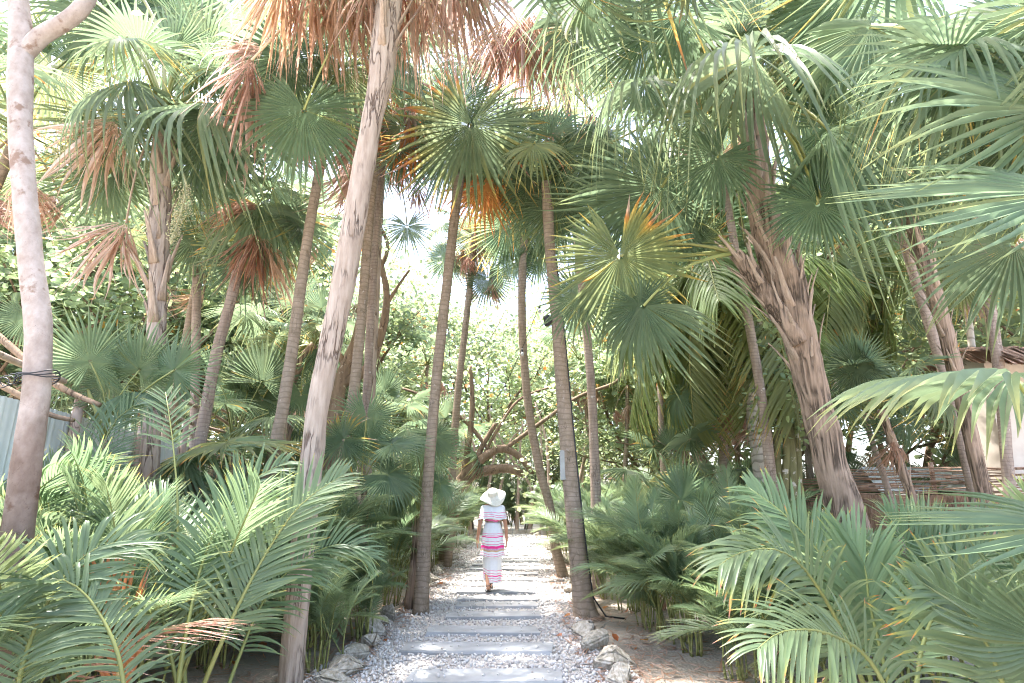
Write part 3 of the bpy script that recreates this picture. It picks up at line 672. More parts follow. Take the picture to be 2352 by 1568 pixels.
# --- palm at the left edge of the path
root, C, W, Rr = palm('fan_palm', [(966, 1412, 22), (970, 1330, 18), (977, 1200, 16), (985, 1080, 14), (996, 940, 13), (1010, 800, 13), (1030, 620, 12), (1045, 490, 12), (1056, 400, 13)], 8.6, M_MOSS, 'slender palm standing on the left edge of the gravel path', rough=.06)
leaf(root, C, 1082, 285, 7.4, (-.12, 1), 245, 8, 'tipped', 0, 0); leaf(root, C, 1060, 240, 8.1, (-.2, -1), 150, 30, 'open', 0, 2)
leaf(root, C, 1150, 330, 8.4, (.5, .85), 190, 15, 'tipped', 0, 0); leaf(root, C, 1040, 330, 8.3, (-.6, .8), 170, 15, 'open')
leaf(root, C, 1170, 400, 8.8, (.35, .95), 170, 10, 'yellow'); leaf(root, C, 1110, 420, 8.6, (.1, 1), 130, 10, 'orange', .0)
leaf(root, C, 1190, 35, 7.6, (-.05, 1), 250, 5, 'dead', 0, 1); leaf(root, C, 1215, 25, 7.5, (.3, 1), 250, 8, 'dead', 0, 2); leaf(root, C, 1160, 40, 7.7, (-.45, 1), 230, 8, 'dead', 0, 2); leaf(root, C, 1200, 30, 7.65, (.1, 1), 240, 5, 'dead', 0, 0); leaf(root, C, 1260, 60, 7.8, (.7, .8), 190, 15, 'droop', 0, 0)
crown(root, C, 6, .72, 51, (85, 5), 0)
# short stout one beside it
root, C, W, Rr = palm('short_fan_palm', [(948, 1408, 24), (955, 1330, 21), (962, 1250, 17), (964, 1180, 12)], 8.9, M_SHAG, 'short shaggy brown palm stump against the path-edge palm', rough=.2)
boots(root, W, Rr, .3, .98, 14, 8, .3)
for (x, y, ax, rp, tl, k) in ((988, 1035, (-.1, 1), 100, 35, 'open'), (935, 985, (1, .15), 120, 72, 'droop'), (1000, 1000, (.6, .5), 95, 45, 'open'), (900, 1080, (-.8, .5), 110, 50, 'open'), (930, 1110, (-.3, .9), 100, 50, 'droop'), (1010, 1110, (.7, .6), 80, 60, 'open')):
    leaf(root, C, x, y, 8.9 + .3 * rnd.random(), ax, rp, tl, k)
# bushy low fan palm with the round green fan
root, C, W, Rr = palm('short_fan_palm', [(835, 1290, 16), (832, 1200, 15), (830, 1120, 13)], 8.0, M_SHAG, 'low fan palm with a big round green fan left of the path', rough=.2)
boots(root, W, Rr, .3, .98, 12, 9, .28)
for (x, y, ax, rp, tl, k) in ((842, 958, (.02, 1), 112, 5, 'open'), (848, 1015, (.05, 1), 95, 15, 'open'), (790, 1010, (-.8, .5), 110, 30, 'tipped'), (890, 1090, (.8, .5), 110, 50, 'open'), (760, 1090, (-.9, .3), 120, 50, 'droop'), (850, 1150, (.6, .8), 95, 50, 'droop'), (900, 1020, (.8, -.1), 110, 65, 'open')):
    leaf(root, C, x, y, 7.8 + .3 * rnd.random(), ax, rp, tl, k)
# pale fan in front of the left fence
root, C, W, Rr = palm('short_fan_palm', [(245, 1250, 14), (240, 1100, 14), (238, 1010, 12)], 5.6, M_SHAG, 'low palm with a bright silvery fan beside the forked tree', rough=.2)
boots(root, W, Rr, .3, .98, 10, 10, .28)
for (x, y, ax, rp, tl, k, v) in ((208, 832, (.05, -1), 150, 12, 'open', 0), (320, 850, (.5, -.8), 130, 20, 'open', 1), (250, 880, (-.1, 1), 110, 70, 'droop', 1), (300, 900, (.7, .2), 120, 65, 'droop', 0), (150, 860, (-.8, -.2), 130, 30, 'open', 2), (400, 850, (.55, -.6), 130, 40, 'open', 2), (60, 730, (-.1, 1), 90, 15, 'open', 1)):
    leaf(root, C, x, y, 5.4 + .3 * rnd.random(), ax, rp, tl, k, 0, v)
# low spiky fan with side-on leaves, left of the pale trunk
root, C, W, Rr = palm('short_fan_palm', [(470, 1240, 14), (455, 1140, 14), (448, 1080, 11)], 7.0, M_SHAG, 'low palm spreading flat side-on fans behind the left fronds', rough=.2)
for (x, y, ax, rp, tl, k, v) in ((420, 1045, (-1, .35), 160, 75, 'droop', 1), (470, 1035, (1, -.25), 190, 75, 'open', 0), (520, 1015, (1, .05), 200, 75, 'yellow', 0), (410, 1080, (-.6, .7), 120, 60, 'droop', 0)):
    leaf(root, C, x, y, 6.8 + .3 * rnd.random(), ax, rp, tl, k, 0, v)
# dark branchy little palm behind
root, C, W, Rr = palm('fan_palm', [(650, 1060, 16), (658, 960, 15), (668, 880, 14), (700, 820, 12), (722, 790, 10)], 11, M_SHAG, 'crooked dark palm with small round fans left of the pale trunk', rough=.2)
boots(root, W, Rr, .2, .98, 22, 12, .35)
for (x, y, ax, rp, tl, k) in ((602, 918, (0, 1), 82, 5, 'open'), (692, 905, (.1, 1), 75, 5, 'open'), (560, 860, (-.4, .8), 85, 10, 'open'), (660, 830, (-.7, .4), 85, 30, 'open'), (735, 800, (.6, .5), 85, 40, 'droop'), (540, 900, (-.9, .2), 80, 20, 'open')):
    leaf(root, C, x, y, 10.8 + .3 * rnd.random(), ax, rp, tl, k)
crown(root, C, 8, .6, 61, (80, 0), 0)

# --- far slim palms in the middle
root, C, W, Rr = palm('fan_palm', [(1036, 1150, 10), (1044, 1000, 9), (1054, 880, 9), (1068, 760, 8), (1085, 600, 8), (1090, 540, 8)], 14, M_MOSS, 'slim far palm in the middle with a skirt of dead fronds', rough=.05)
for (x, y, ax, rp, k, v) in ((1062, 570, (-.1, 1), 95, 'dead', 0), (1090, 560, (.3, 1), 95, 'dead', 2), (1140, 610, (.2, 1), 80, 'dead', 1), (1082, 545, (-.2, -.8), 80, 'yellow', 0), (1150, 510, (.2, 1), 110, 'droop', 0), (1030, 590, (-.6, .8), 90, 'droop', 1), (1120, 640, (.05, 1), 85, 'open', 0), (1085, 660, (-.1, 1), 60, 'dead', 1), (1130, 650, (0, 1), 75, 'dead', 0)):
    leaf(root, C, x, y, 13.8 + .3 * rnd.random(), ax, rp, 10, k, 0, v)
crown(root, C, 9, .78, 71, (85, -40), .1)
root, C, W, Rr = palm('fan_palm', [(1297, 1338, 15), (1275, 1250, 12), (1262, 1160, 11), (1240, 1080, 11), (1214, 935, 10), (1201, 785, 10), (1199, 660, 10), (1204, 540, 11), (1210, 470, 11)], 12.2, M_MOSS, 'curved slim palm behind the right path edge', rough=.06)
for (x, y, ax, rp, k, v) in ((1165, 520, (-.3, 1), 130, 'tipped', 0), (1240, 530, (.4, 1), 120, 'droop', 0), (1180, 600, (-.1, 1), 85, 'open', 2), (1235, 590, (.2, 1), 90, 'open', 0), (1210, 480, (0, 1), 90, 'dead', 2), (1190, 400, (-.3, -.7), 120, 'tipped', 1), (1255, 420, (.6, -.3), 110, 'open', 0), (1245, 255, (0, 1), 60, 'dead', 1)):
    leaf(root, C, x, y, 12 + .3 * rnd.random(), ax, rp, 15, k, 0, v)
crown(root, C, 7, .72, 81, (85, -10), .1)

# --- the big straight palm on the right of the path
root, C, W, Rr = palm('fan_palm', [(1352, 1432, 46), (1346, 1415, 33), (1338, 1370, 26), (1325, 1250, 22), (1310, 1100, 20), (1297, 950, 18), (1285, 800, 16), (1272, 660, 14), (1264, 580, 13), (1258, 480, 14), (1254, 420, 14)], 8.3, M_MOSS, 'tall straight brown palm at the right edge of the path', rough=.05, n=22)
TP = root
for (x, y, ax, rp, tl, k, v) in ((1312, 392, (-.25, 1), 135, 5, 'open', 1), (1290, 440, (-.5, 1), 170, 15, 'droop', 0), (1275, 470, (.15, 1), 150, 15, 'open', 2), (1330, 360, (.3, -.9), 140, 20, 'open', 0), (1230, 420, (-.4, 1), 120, 20, 'droop', 1)):
    leaf(root, C, x, y, 8.0 + .3 * rnd.random(), ax, rp, tl, k, 0, v)
crown(root, C, 7, .75, 91, (85, 0), 0)
# cable up its right flank, lamp and box fixed to it
p, rr = spline(W, Rr, .1)
g = Geo(); pts = [q + Vector((rr[i] * .98, -rr[i] * .35, 0)) for i, q in enumerate(p) if .12 < q.z and i < len(p) * .8]
g.tube([Vector((pts[0].x + .4, pts[0].y - .1, .02)), Vector((pts[0].x + .15, pts[0].y - .05, .04))] + pts, .012, 6)
meta(link('black_cable', g.out('black_cable', M_BLACK)), 'black cable running up the right side of the tall straight palm', 'cable')
q = P(1258, 738, 8.25)
L = thing('spotlight', q, 'small black spotlight fixed high on the tall straight palm', 'lamp')
g = Geo(); g.tube([Vector((0, 0, -.075)), Vector((0, 0, -.06)), Vector((0, 0, .02)), Vector((-.01, 0, .07)), Vector((-.012, 0, .085))], [.03, .05, .058, .062, .05], 14); link('lamp_housing', g.out('lamp_housing', M_BLACK), L)
g = Geo(); g.tube([Vector((.0, .03, 0)), Vector((.06, .05, -.01)), Vector((.10, .06, -.02))], .012, 6); link('bracket', g.out('bracket', M_BLACK), L)
q = P(1292, 1068, 8.25); g = Geo(); g.box((-.035, -.04, -.2), (.035, .04, .2)); o = link('junction_box', g.out('junction_box', M_GREYB, False), loc=q)
bm = bmesh.new(); bm.from_mesh(o.data); bmesh.ops.bevel(bm, geom=bm.edges[:], offset=.008, segments=2, affect='EDGES'); bm.to_mesh(o.data); bm.free()
meta(o, 'narrow grey junction box on the left side of the tall straight palm', 'electrical box')
# string of bulbs
a, b = P(1262, 640, 9.5), P(1075, 960, 17); S_ = thing('string_light', b, 'sagging string of small bulbs hung across the path', 'string lights')
g = Geo(); n = 40; sp = [a.lerp(b, t) + Vector((0, 0, -.7 * math.sin(math.pi * t))) for t in np.linspace(0, 1, n)]
g.tube([q - S_.location for q in sp], .007, 5); link('cable', g.out('cable', M_BLACK), S_)
for t in (3, 9, 16, 23, 30):
    q = sp[t] - S_.location; g = Geo(); g.tube([q, q + Vector((0, 0, -.05)), q + Vector((0, 0, -.08))], [.008, .017, .017], 8); h = link('bulb_socket', g.out('bulb_socket', M_BLACK), S_)
    g = Geo(); g.tube([q + Vector((0, 0, -.08)), q + Vector((0, 0, -.1)), q + Vector((0, 0, -.14)), q + Vector((0, 0, -.16))], [.016, .03, .03, .012], 10); link('bulb', g.out('bulb', M_BULB), S_)

# --- massive palm on the right
root, C, W, Rr = palm('fan_palm', [(1968, 1262, 54), (1940, 1170, 48), (1905, 1050, 42), (1865, 890, 40), (1832, 760, 44), (1800, 640, 46), (1765, 545, 40), (1748, 450, 36), (1737, 350, 32), (1722, 240, 28)], 6.9, M_SHAG, 'massive leaning shaggy palm that fills the right side', rough=.16, n=26)
boots(root, W, Rr, .45, .99, 60, 14, .55)
W2, R2 = trunk_path([(1840, 800, 30), (1835, 720, 30), (1825, 640, 27), (1818, 580, 22)], 7.1); W2 = W2[1:]; R2 = R2[1:]
trunk(root, W2, R2, M_SHAG, .2, 3, 16, .06, 'side_stem'); boots(root, W2, R2, .1, .95, 10, 15, .4)
W2, R2 = trunk_path([(1835, 790, 26), (1770, 690, 26), (1720, 620, 22), (1690, 580, 14)], 6.8); W2 = W2[1:]; R2 = R2[1:]
trunk(root, W2, R2, M_SHAG, .2, 3, 16, .06, 'side_stem'); boots(root, W2, R2, .3, .98, 12, 16, .45)
C2 = W2[-1]
for (x, y, d, ax, rp, tl, k, v) in ((1648, 362, 6.3, (-.62, .8), 165, 10, 'open', 0), (1482, 80, 6.2, (-.6, .75), 205, 8, 'open', 1), (1485, 85, 6.25, (.1, -1), 150, 8, 'open', 0), (1730, 128, 5.6, (-1, .17), 340, 80, 'droop', 0), (1480, 190, 5.9, (-1, .3), 200, 74, 'droop', 1),
                                  (1440, 470, 7.2, (-.8, .3), 210, 15, 'open', 2), (1520, 430, 6.9, (-.9, .15), 250, 20, 'open', 1), (1885, 455, 6.0, (.3, -.7), 190, 18, 'open', 1), (1878, 468, 5.95, (-.15, .95), 150, 18, 'open', 0), (1900, 290, 7.1, (.75, -.2), 220, 15, 'open', 2), (1830, 220, 7.1, (.6, -.8), 220, 12, 'open', 1),
                                  (1905, 300, 5.6, (1, -.55), 330, 66, 'droop', 0), (1620, 260, 7.2, (-.6, -.5), 200, 25, 'open', 0), (1400, 330, 7.4, (-.7, .6), 180, 25, 'droop', 1), (1560, 30, 6.0, (-1, -.1), 260, 30, 'open', 2), (1740, 60, 6.3, (0, -1), 230, 20, 'open', 0), (1870, 90, 6.3, (.5, -.6), 240, 25, 'open', 1), (1330, 60, 6.7, (-.8, .2), 170, 35, 'droop', 0)):
    leaf(root, C, x, y, d, ax, rp, tl, k, 0, v)
for (x, y, d, ax, rp, tl, k, v) in ((1425, 588, 6.5, (.16, 1), 215, 8, 'ytip', 0), (1478, 702, 6.4, (-.55, .75), 205, 40, 'droop', 1), (1470, 700, 6.45, (.5, .7), 130, 30, 'open', 2), (1600, 560, 7.3, (-.3, -.9), 110, 20, 'tipped', 0), (1560, 500, 7.4, (-.7, -.5), 160, 20, 'open', 1), (1330, 680, 7.0, (-.2, 1), 130, 20, 'open', 0)):
    leaf(root, C2, x, y, d, ax, rp, tl, k, 0, v)
for (x, y, d, ax, rp, tl, k) in ((1480, -130, 5.4, (-.6, .8), 300, 45, 'open'), (1340, -90, 5.8, (-.8, .6), 260, 40, 'open'), (2030, -110, 5.0, (.6, .9), 320, 50, 'open'), (1950, -10, 5.7, (.5, .6), 270, 40, 'open')): leaf(root, C, x, y, d, ax, rp, tl, k)
crown(root, C, 9, .85, 101, (85, 30), 0)
blossom(root, C, [(1770, 190), (1790, 185), (1800, 220)], 6.6, .07, 5, 350)

# --- palms at the far right
root, C, W, Rr = palm('fan_palm', [(2275, 1200, 24), (2255, 1110, 22), (2225, 980, 21), (2190, 830, 22), (2150, 680, 21), (2110, 560, 19), (2080, 470, 17)], 8.2, M_SHAG, 'leaning fibrous palm at right between the big palm and the house', rough=.14)
boots(root, W, Rr, .5, .98, 24, 17, .4)
for (x, y, d, ax, rp, tl, k, v) in ((2060, 430, 8, (-.6, .6), 170, 20, 'open', 0), (2150, 400, 8.2, (.7, .3), 180, 20, 'open', 1), (2030, 380, 8.3, (-.8, -.2), 170, 20, 'open', 2)): leaf(root, C, x, y, d, ax, rp, tl, k, 0, v)
crown(root, C, 9, .8, 111, (85, -25), .05)
root, C, W, Rr = palm('fan_palm', [(2325, 1180, 18), (2312, 1050, 17), (2300, 900, 17), (2280, 740, 16), (2250, 560, 15), (2228, 470, 14)], 9.4, M_GREY, 'slim grey ringed palm in front of the beige house', rough=.05)
for (x, y, d, ax, rp, tl, k, v) in ((2205, 640, 9.3, (.3, 1), 110, 15, 'yellow', 0), (2290, 620, 9.3, (.6, .8), 120, 20, 'droop', 0)): leaf(root, C, x, y, d, ax, rp, tl, k, 0, v)
crown(root, C, 9, .8, 112, (85, -25), .1)
root, C, W, Rr = palm('fan_palm', [(2285, 1160, 11), (2265, 1030, 11), (2245, 900, 10), (2228, 760, 10), (2215, 640, 9)], 10.2, M_COCO, 'thin banded palm squeezed beside the house corner', rough=.05)
crown(root, C, 7, .7, 113, (85, -25), .1)
root, C, W, Rr = palm('fan_palm', [(2118, 1240, 14), (2100, 1160, 13), (2072, 1080, 13), (2045, 1000, 12), (2022, 940, 11)], 8.4, M_SHAG, 'short dark fibrous palm leaning left before the stick fence', rough=.18)
boots(root, W, Rr, .2, .98, 16, 18, .25)
leaf(root, C, 1968, 842, 8.2, (.03, 1), 112, 5, 'open', 0, 0); leaf(root, C, 1965, 835, 8.25, (.1, -1), 90, 10, 'open', 0, 1); leaf(root, C, 2060, 890, 8.5, (.6, .6), 110, 30, 'droop', 0, 0); leaf(root, C, 1930, 920, 8.6, (-.7, .7), 100, 30, 'open'); leaf(root, C, 2080, 960, 8.4, (.7, .7), 110, 40, 'droop', 0, 1)
crown(root, C, 5, .6, 114, (80, -20), .1)
root, C, W, Rr = palm('fan_palm', [(2062, 1210, 9), (2035, 1110, 9), (2008, 1030, 8), (1985, 950, 8)], 8.8, M_GREY, 'thin leaning palm stem before the stick fence', rough=.06)
crown(root, C, 5, .55, 115, (80, -20), .1)
# coconut palm with banded trunk
root, C, W, Rr = palm('coconut_palm', [(1752, 1170, 19), (1745, 1080, 18), (1732, 980, 18), (1712, 870, 17), (1688, 780, 15), (1664, 700, 13), (1650, 620, 12)], 11, M_COCO, 'coconut palm with dark bands round its curved trunk', None, .04)
def coco_crown(root, C, n, L, seed, el=(70, -45)):
    r = random.Random(seed); a = r.uniform(0, 6)
    for k in range(n):
        a += 2.4; t = (k + .5) / n; e = R(el[0] + (el[1] - el[0]) * t)
        dr = Vector((math.cos(a) * math.cos(e), math.sin(a) * math.cos(e), math.sin(e)))
        link('frond', CO[min(2, int(t * 3))], root, basis(dr, Vector((r.uniform(-.2, .2), r.uniform(-.2, .2), 1)), L * r.uniform(.85, 1.1), C - root.location))
coco_crown(root, C, 15, 2.6, 3)
def hang(root, C, tip, d, L, v=2):
    H = P(*tip, d); dr = (H - C); link('frond', CO[v], root, basis(dr + Vector((0, 0, dr.length * .35)), Vector((0, 0, 1)) + (CAM - C).normalized(), L, C - root.location))
for tp, dd, v in (((1530, 830), 11, 2), ((1700, 980), 11.3, 2), ((1590, 900), 10.8, 1), ((1460, 740), 11, 1)): hang(root, C, tp, dd, 2.4, v)
root, C, W, Rr = palm('coconut_palm', [(1905, 1160, 13), (1910, 980, 12), (1925, 820, 11), (1935, 640, 11), (1930, 560, 10)], 13, M_COCO, 'coconut palm behind the massive one with yellowing hanging fronds', None, .04)
coco_crown(root, C, 11, 2.9, 5, (70, -55))
for tp, dd, v in (((2060, 800), 12.4, 2), ((1960, 860), 12.5, 2), ((2100, 640), 12.6, 1)): hang(root, C, tp, dd, 2.8, v)
root, C, W, Rr = palm('coconut_palm', [(1672, 1170, 11), (1664, 1040, 10), (1655, 900, 10), (1640, 780, 9), (1635, 700, 8)], 13, M_GREY, 'thin pinkish coconut trunk left of the banded one', None, .04)
coco_crown(root, C, 13, 2.4, 6, (75, -50))
# green-stemmed clump
root = thing('multi_stem_tree', P(1815, 1180, 9.6) * 1, 'clump of thin greenish lichen-spotted stems behind the massive palm', 'tree'); root.location.z = 0
ends = []
for (pts) in ([(1822, 1160, 13), (1815, 1000, 12), (1790, 860, 10), (1745, 740, 9), (1690, 640, 7), (1640, 560, 5)], [(1800, 1160, 12), (1806, 1000, 10), (1780, 880, 9), (1765, 760, 8), (1735, 640, 7), (1700, 500, 5)],
              [(1834, 1160, 13), (1828, 1000, 12), (1815, 880, 11), (1770, 740, 9), (1715, 640, 7), (1650, 520, 5)], [(1775, 1160, 9), (1768, 1000, 8), (1750, 860, 8), (1715, 740, 7), (1660, 650, 5), (1580, 570, 4)], [(1790, 1160, 9), (1785, 1000, 8), (1772, 800, 7), (1790, 700, 6), (1800, 580, 5)]):
    W, Rr = trunk_path(pts, 9.6 + rnd.random() * .5); trunk(root, W, Rr, M_LICH, .08, rnd.random() * 9, 10, .12, 'stem'); ends.append(W)

# ------------------------------------------------------------------ broadleaf trees
def leaves_into(V, Fc, A, c, n, spread, size, r, oldp=.02, flat_=.75):
    for k in range(n):
        q = c + Vector((r.gauss(0, spread), r.gauss(0, spread), r.gauss(0, spread * flat_)))
        d = Vector((r.gauss(0, 1), r.gauss(0, 1), r.gauss(-.25, .6))).normalized(); nn = (Vector((r.gauss(0, .55), r.gauss(0, .55), 1)))
        w = d.cross(nn).normalized(); u = w.cross(d); s = size * r.uniform(.6, 1.25); b = len(V); f = s * .12
        V += [q, q + d * s * .35 + w * s * .42 + u * f, q + d * s * .75 + w * s * .36 + u * f, q + d * s, q + d * s * .75 - w * s * .36 + u * f, q + d * s * .35 - w * s * .42 + u * f]
        Fc += [(b, b + 1, b + 2, b + 3), (b, b + 3, b + 4, b + 5)]
        A += [r.uniform(.55, .8) if r.random() < oldp else r.uniform(0, .28)] * 6
def tree_meshes(seed, H, spread, nl, size, lowest=.25, stems=1):
    r = random.Random(seed); g = Geo(); tips = []
    def grow(p, d, L, rad, lev):
        pts = [p]; q = p; dd = d
        for k in range(5):
            dd = (dd + Vector((r.gauss(0, .16), r.gauss(0, .16), r.gauss(.03, .1)))).normalized(); q = q + dd * (L / 5); pts.append(q)
            if lev >= 1 and k >= 1: tips.append((q, lev))
        rr = [rad * (1 - .5 * k / 5) for k in range(6)]; g.tube(pts, rr, 7 if lev < 2 else 4, 0, 0, .12, seed, cap=lev == 0)
        if lev < 3:
            for k in range(r.choice((3, 4)) if lev else 6):
                t = r.uniform(lowest if lev == 0 else .3, 1); x = t * 5; i = min(int(x), 4); s = pts[i].lerp(pts[i + 1], x - i); a = r.uniform(0, 6.28)
                nd = Vector((math.cos(a), math.sin(a), r.uniform(-.1, .8))).normalized(); nd = (nd + dd * .4).normalized()
                grow(s, nd, L * r.uniform(.42, .62) * (spread if lev == 0 else 1), rad * .5 * (1 - .4 * t), lev + 1)
    for k in range(stems): grow(Vector((r.gauss(0, .25) * (stems > 1), r.gauss(0, .25) * (stems > 1), -.1)), Vector((r.gauss(0, .15), r.gauss(0, .15), 1)).normalized(), H * .85, H * .016 / (stems ** .4), 0)
    tk = g.out('trunk', M_BRAN)
    V = []; Fc = []; A = []; per = max(1, nl // len(tips))
    for (c, lev) in tips: leaves_into(V, Fc, A, c, per * (1 if lev == 1 else 2) // 1, H * .045, size, r)
    cr = mesh('crown', V, Fc, M_BRD, A)
    return tk, cr
BT = [tree_meshes(300 + i, 8, (.95, .8, 1.1, .9)[i], 4300, .17, (.2, .3, .15, .25)[i], (2, 1, 3, 2)[i]) for i in range(4)]
def broadleaf(x, y, s, k, label, group, rot=None, sz=1.):
    t = thing('broadleaf_tree', (x, y, 0), label, 'tree', group); a = rot if rot is not None else rnd.uniform(0, 6.28)
    M = Matrix.Rotation(a, 4, 'Z') @ Matrix.Diagonal((s, s, s * sz, 1))
    link('trunk', BT[k % 4][0], t, M); link('crown', BT[k % 4][1], t, M); return t
# leafy twigs for the stem clump
V = []; Fc = []; A = []; r = random.Random(4)
for W in ends:
    for q in spline(W, None, .25)[-14:]: leaves_into(V, Fc, A, q - root.location, 16, .28, .10, r)
link('crown', mesh('crown', V, Fc, M_BRD, A), root)
# twigs at the forked tree's top, above the frame
V = []; Fc = []; A = []
for c in (P(20, -330, 3.3), P(-20, -560, 3.3), P(300, -330, 3.3), P(200, -500, 3.0), P(-200, -450, 3.4)): leaves_into(V, Fc, A, c - T1.location, 130, .35, .10, r)
link('crown', mesh('crown', V, Fc, M_BRD, A), T1)

# gnarled dark tree behind the pale trunk
root = thing('gnarled_tree', (P(790, 900, 11).x, 11, 0), 'gnarled dark tree with two twisting branches behind the pale trunk', 'tree')
V = []; Fc = []; A = []
for pts in ([(760, 1080, 24), (772, 930, 20), (785, 870, 18), (815, 790, 14), (838, 700, 12), (850, 610, 9), (842, 520, 5)], [(785, 880, 14), (840, 850, 12), (872, 780, 11), (888, 690, 9), (878, 620, 7), (850, 540, 4)], [(888, 700, 6), (912, 660, 4), (940, 620, 3)], [(872, 620, 6), (890, 560, 5), (850, 480, 3)], [(800, 850, 9), (760, 790, 7), (720, 760, 5)]):
    W, Rr = trunk_path(pts, 11)
    if pts[0][1] < 1000: W = W[1:] if len(W) > len(pts) else W; Rr = Rr[-len(W):]
    trunk(root, W, Rr, M_BRAN, .18, rnd.random() * 9, 10, .1, 'trunk' if pts[0][1] > 1000 else 'branch')
    leaves_into(V, Fc, A, W[-1] - root.location, 40, .35, .12, r)
link('crown', mesh('crown', V, Fc, M_BRD, A), root)
# bent brown limbs arching over the far path
root = thing('arching_tree', (P(1050, 1130, 15.5).x, 15.5, 0), 'brown tree with bent limbs arching low over the path', 'tree')
V = []; Fc = []; A = []
for pts in ([(1040, 1180, 10), (1052, 1122, 10), (1085, 1090, 9), (1130, 1078, 8), (1170, 1076, 7), (1200, 1088, 5)], [(1048, 1115, 9), (1085, 1075, 9), (1125, 1040, 7), (1160, 1030, 6), (1200, 1055, 5), (1222, 1090, 4)], [(1085, 1075, 5), (1110, 1020, 4), (1140, 970, 3)], [(1060, 1110, 6), (1075, 1030, 5), (1085, 930, 4), (1080, 840, 3)],
            [(1100, 1070, 3), (1135, 1000, 2.4), (1190, 920, 2), (1260, 890, 1.4)], [(1160, 1030, 3.5), (1250, 965, 3.2), (1330, 910, 3), (1420, 872, 2.4), (1440, 800, 1.4)], [(1125, 1035, 3), (1060, 960, 3), (950, 900, 2), (900, 890, 2)]):
    W, Rr = trunk_path([(a_, b_, c_ * 1.6) for a_, b_, c_ in pts], 15.5)
    if pts[0][1] < 1170: W = W[1:] if len(W) > len(pts) else W; Rr = Rr[-len(W):]
    trunk(root, W, Rr, M_BRAN, .22, rnd.random() * 9, 8, .15, 'trunk' if pts[0][1] > 1170 else 'limb')
    for q in W[-1:]: leaves_into(V, Fc, A, q - root.location, 40, .4, .14, r)
link('crown', mesh('crown', V, Fc, M_BRD, A), root)

# broadleaf wall closing the path and the woods on both sides
BW = [(-2.2, 31.5, 1.28), (2.0, 32.5, 1.25), (.2, 37, 1.5), (-5.4, 23, .9), (5.6, 22, .9), (-5.0, 29.5, 1.2), (5.0, 30, 1.2), (-7, 19, 1.0), (7, 18, 1.0), (-6, 27, 1.3), (7, 27, 1.3), (-10.5, 15, 1.15), (10.5, 17, 1.15), (-8, 17.5, 1.3), (7.6, 17.5, 1.25), (-12, 22, 1.4), (12, 23, 1.35), (-9.5, 28, 1.4), (11, 30, 1.4),
      (-15, 17, 1.4), (16, 18, 1.35), (-17, 26, 1.6), (18, 27, 1.6), (-13, 12, 1.1), (14, 13, 1.1), (-22, 21, 1.7), (23, 20, 1.7), (-7.2, 34, 1.5), (7.0, 35, 1.45), (-.5, 42, 1.6), (-14, 35, 1.9), (14, 36, 1.9), (-24, 32, 2), (25, 33, 2), (-30, 24, 2), (31, 24, 2)]
for i, (x, y, s) in enumerate(BW):
    side = 'left of' if x < -.5 else ('right of' if x > .5 else 'straight beyond')
    far = 'far' if y > 25 else 'nearer'
    broadleaf(x, y, s, i, f'{far} light green broadleaf tree {side} the path, {ORD[i + 1]} counted outward', 'light green broadleaf trees closing the view')

# ------------------------------------------------------------------ background palms
PROT = [(1380, 680, 1640, 1120, 11.5), (20, 880, 330, 1290, 4.6), (400, 1040, 640, 1150, 8.5), (1640, 600, 1870, 1130, 11.6), (1880, 1060, 2300, 1190, 13.5), (1030, 990, 1230, 1120, 16), (330, 560, 560, 1000, 9.4), (640, 560, 900, 990, 11.2), (1900, 760, 2060, 930, 8.6), (2130, 640, 2352, 1080, 10.5), (985, 560, 1290, 1000, 14.2)]
def shields(x, y, z, rad):
    q = Vector((x, y, z)); px, py = pix(q); rr = rad * F_PX / max(depth_of(q), 1)
    return any(d > y and px + rr > a and px - rr < c and py + rr > b and py - rr < e for a, b, c, e, d in PROT)
def in_gap(p):
    x, y = pix(p); return 880 < x < 1262 and 400 < y < 745
r = random.Random(12); nb = {'left': 0, 'right': 0}
BP = []
for k in range(400):
    y = r.uniform(10.5, 24); x = r.uniform(-.85 * y - 1, .85 * y + 1)
    if abs(x - .2) < 2.0 or (x > 4.5 and y < 14.5) or (1.0 < x and y < 15 and 1380 < pix(Vector((x, y, 1)))[0] < 1650): continue
    if any((x - a) ** 2 + (y - b) ** 2 < 2.1 for a, b in BP): continue
    BP.append((x, y))
    if len(BP) >= 40: break
for k, (x, y, H) in enumerate([(-3.3, 7.6, 7.3), (1.45, 10.6, 9.7), (-2.6, 8.6, 8.7), (4.2, 9.8, 8.8), (-5.9, 9.6, 8.2), (7.2, 9.4, 8.2), (-8.0, 7.4, 6.4)]):
    b = Vector((x, y, 0)); C = Vector((x * .86 + r.gauss(0, .2), y - .3, H)); sd = 'left' if x < 0 else 'right'
    t = thing('fan_palm', b, f'tall background fan palm, {ORD[k // 2 + 1]} of the high crowns {sd} of the middle', 'palm tree', 'tall fan palms making the high canopy')
    trunk(t, [b + Vector((0, 0, -.05)), b.lerp(C, .35) + Vector((.1, 0, 0)), b.lerp(C, .7), C], [.10, .08, .07, .065], M_GREY if k % 2 else M_MOSS, .08, k, 10, .3)
    crown(t, C, 15, r.uniform(.85, 1.05), 5000 + k, (70, -50), .2, in_gap)
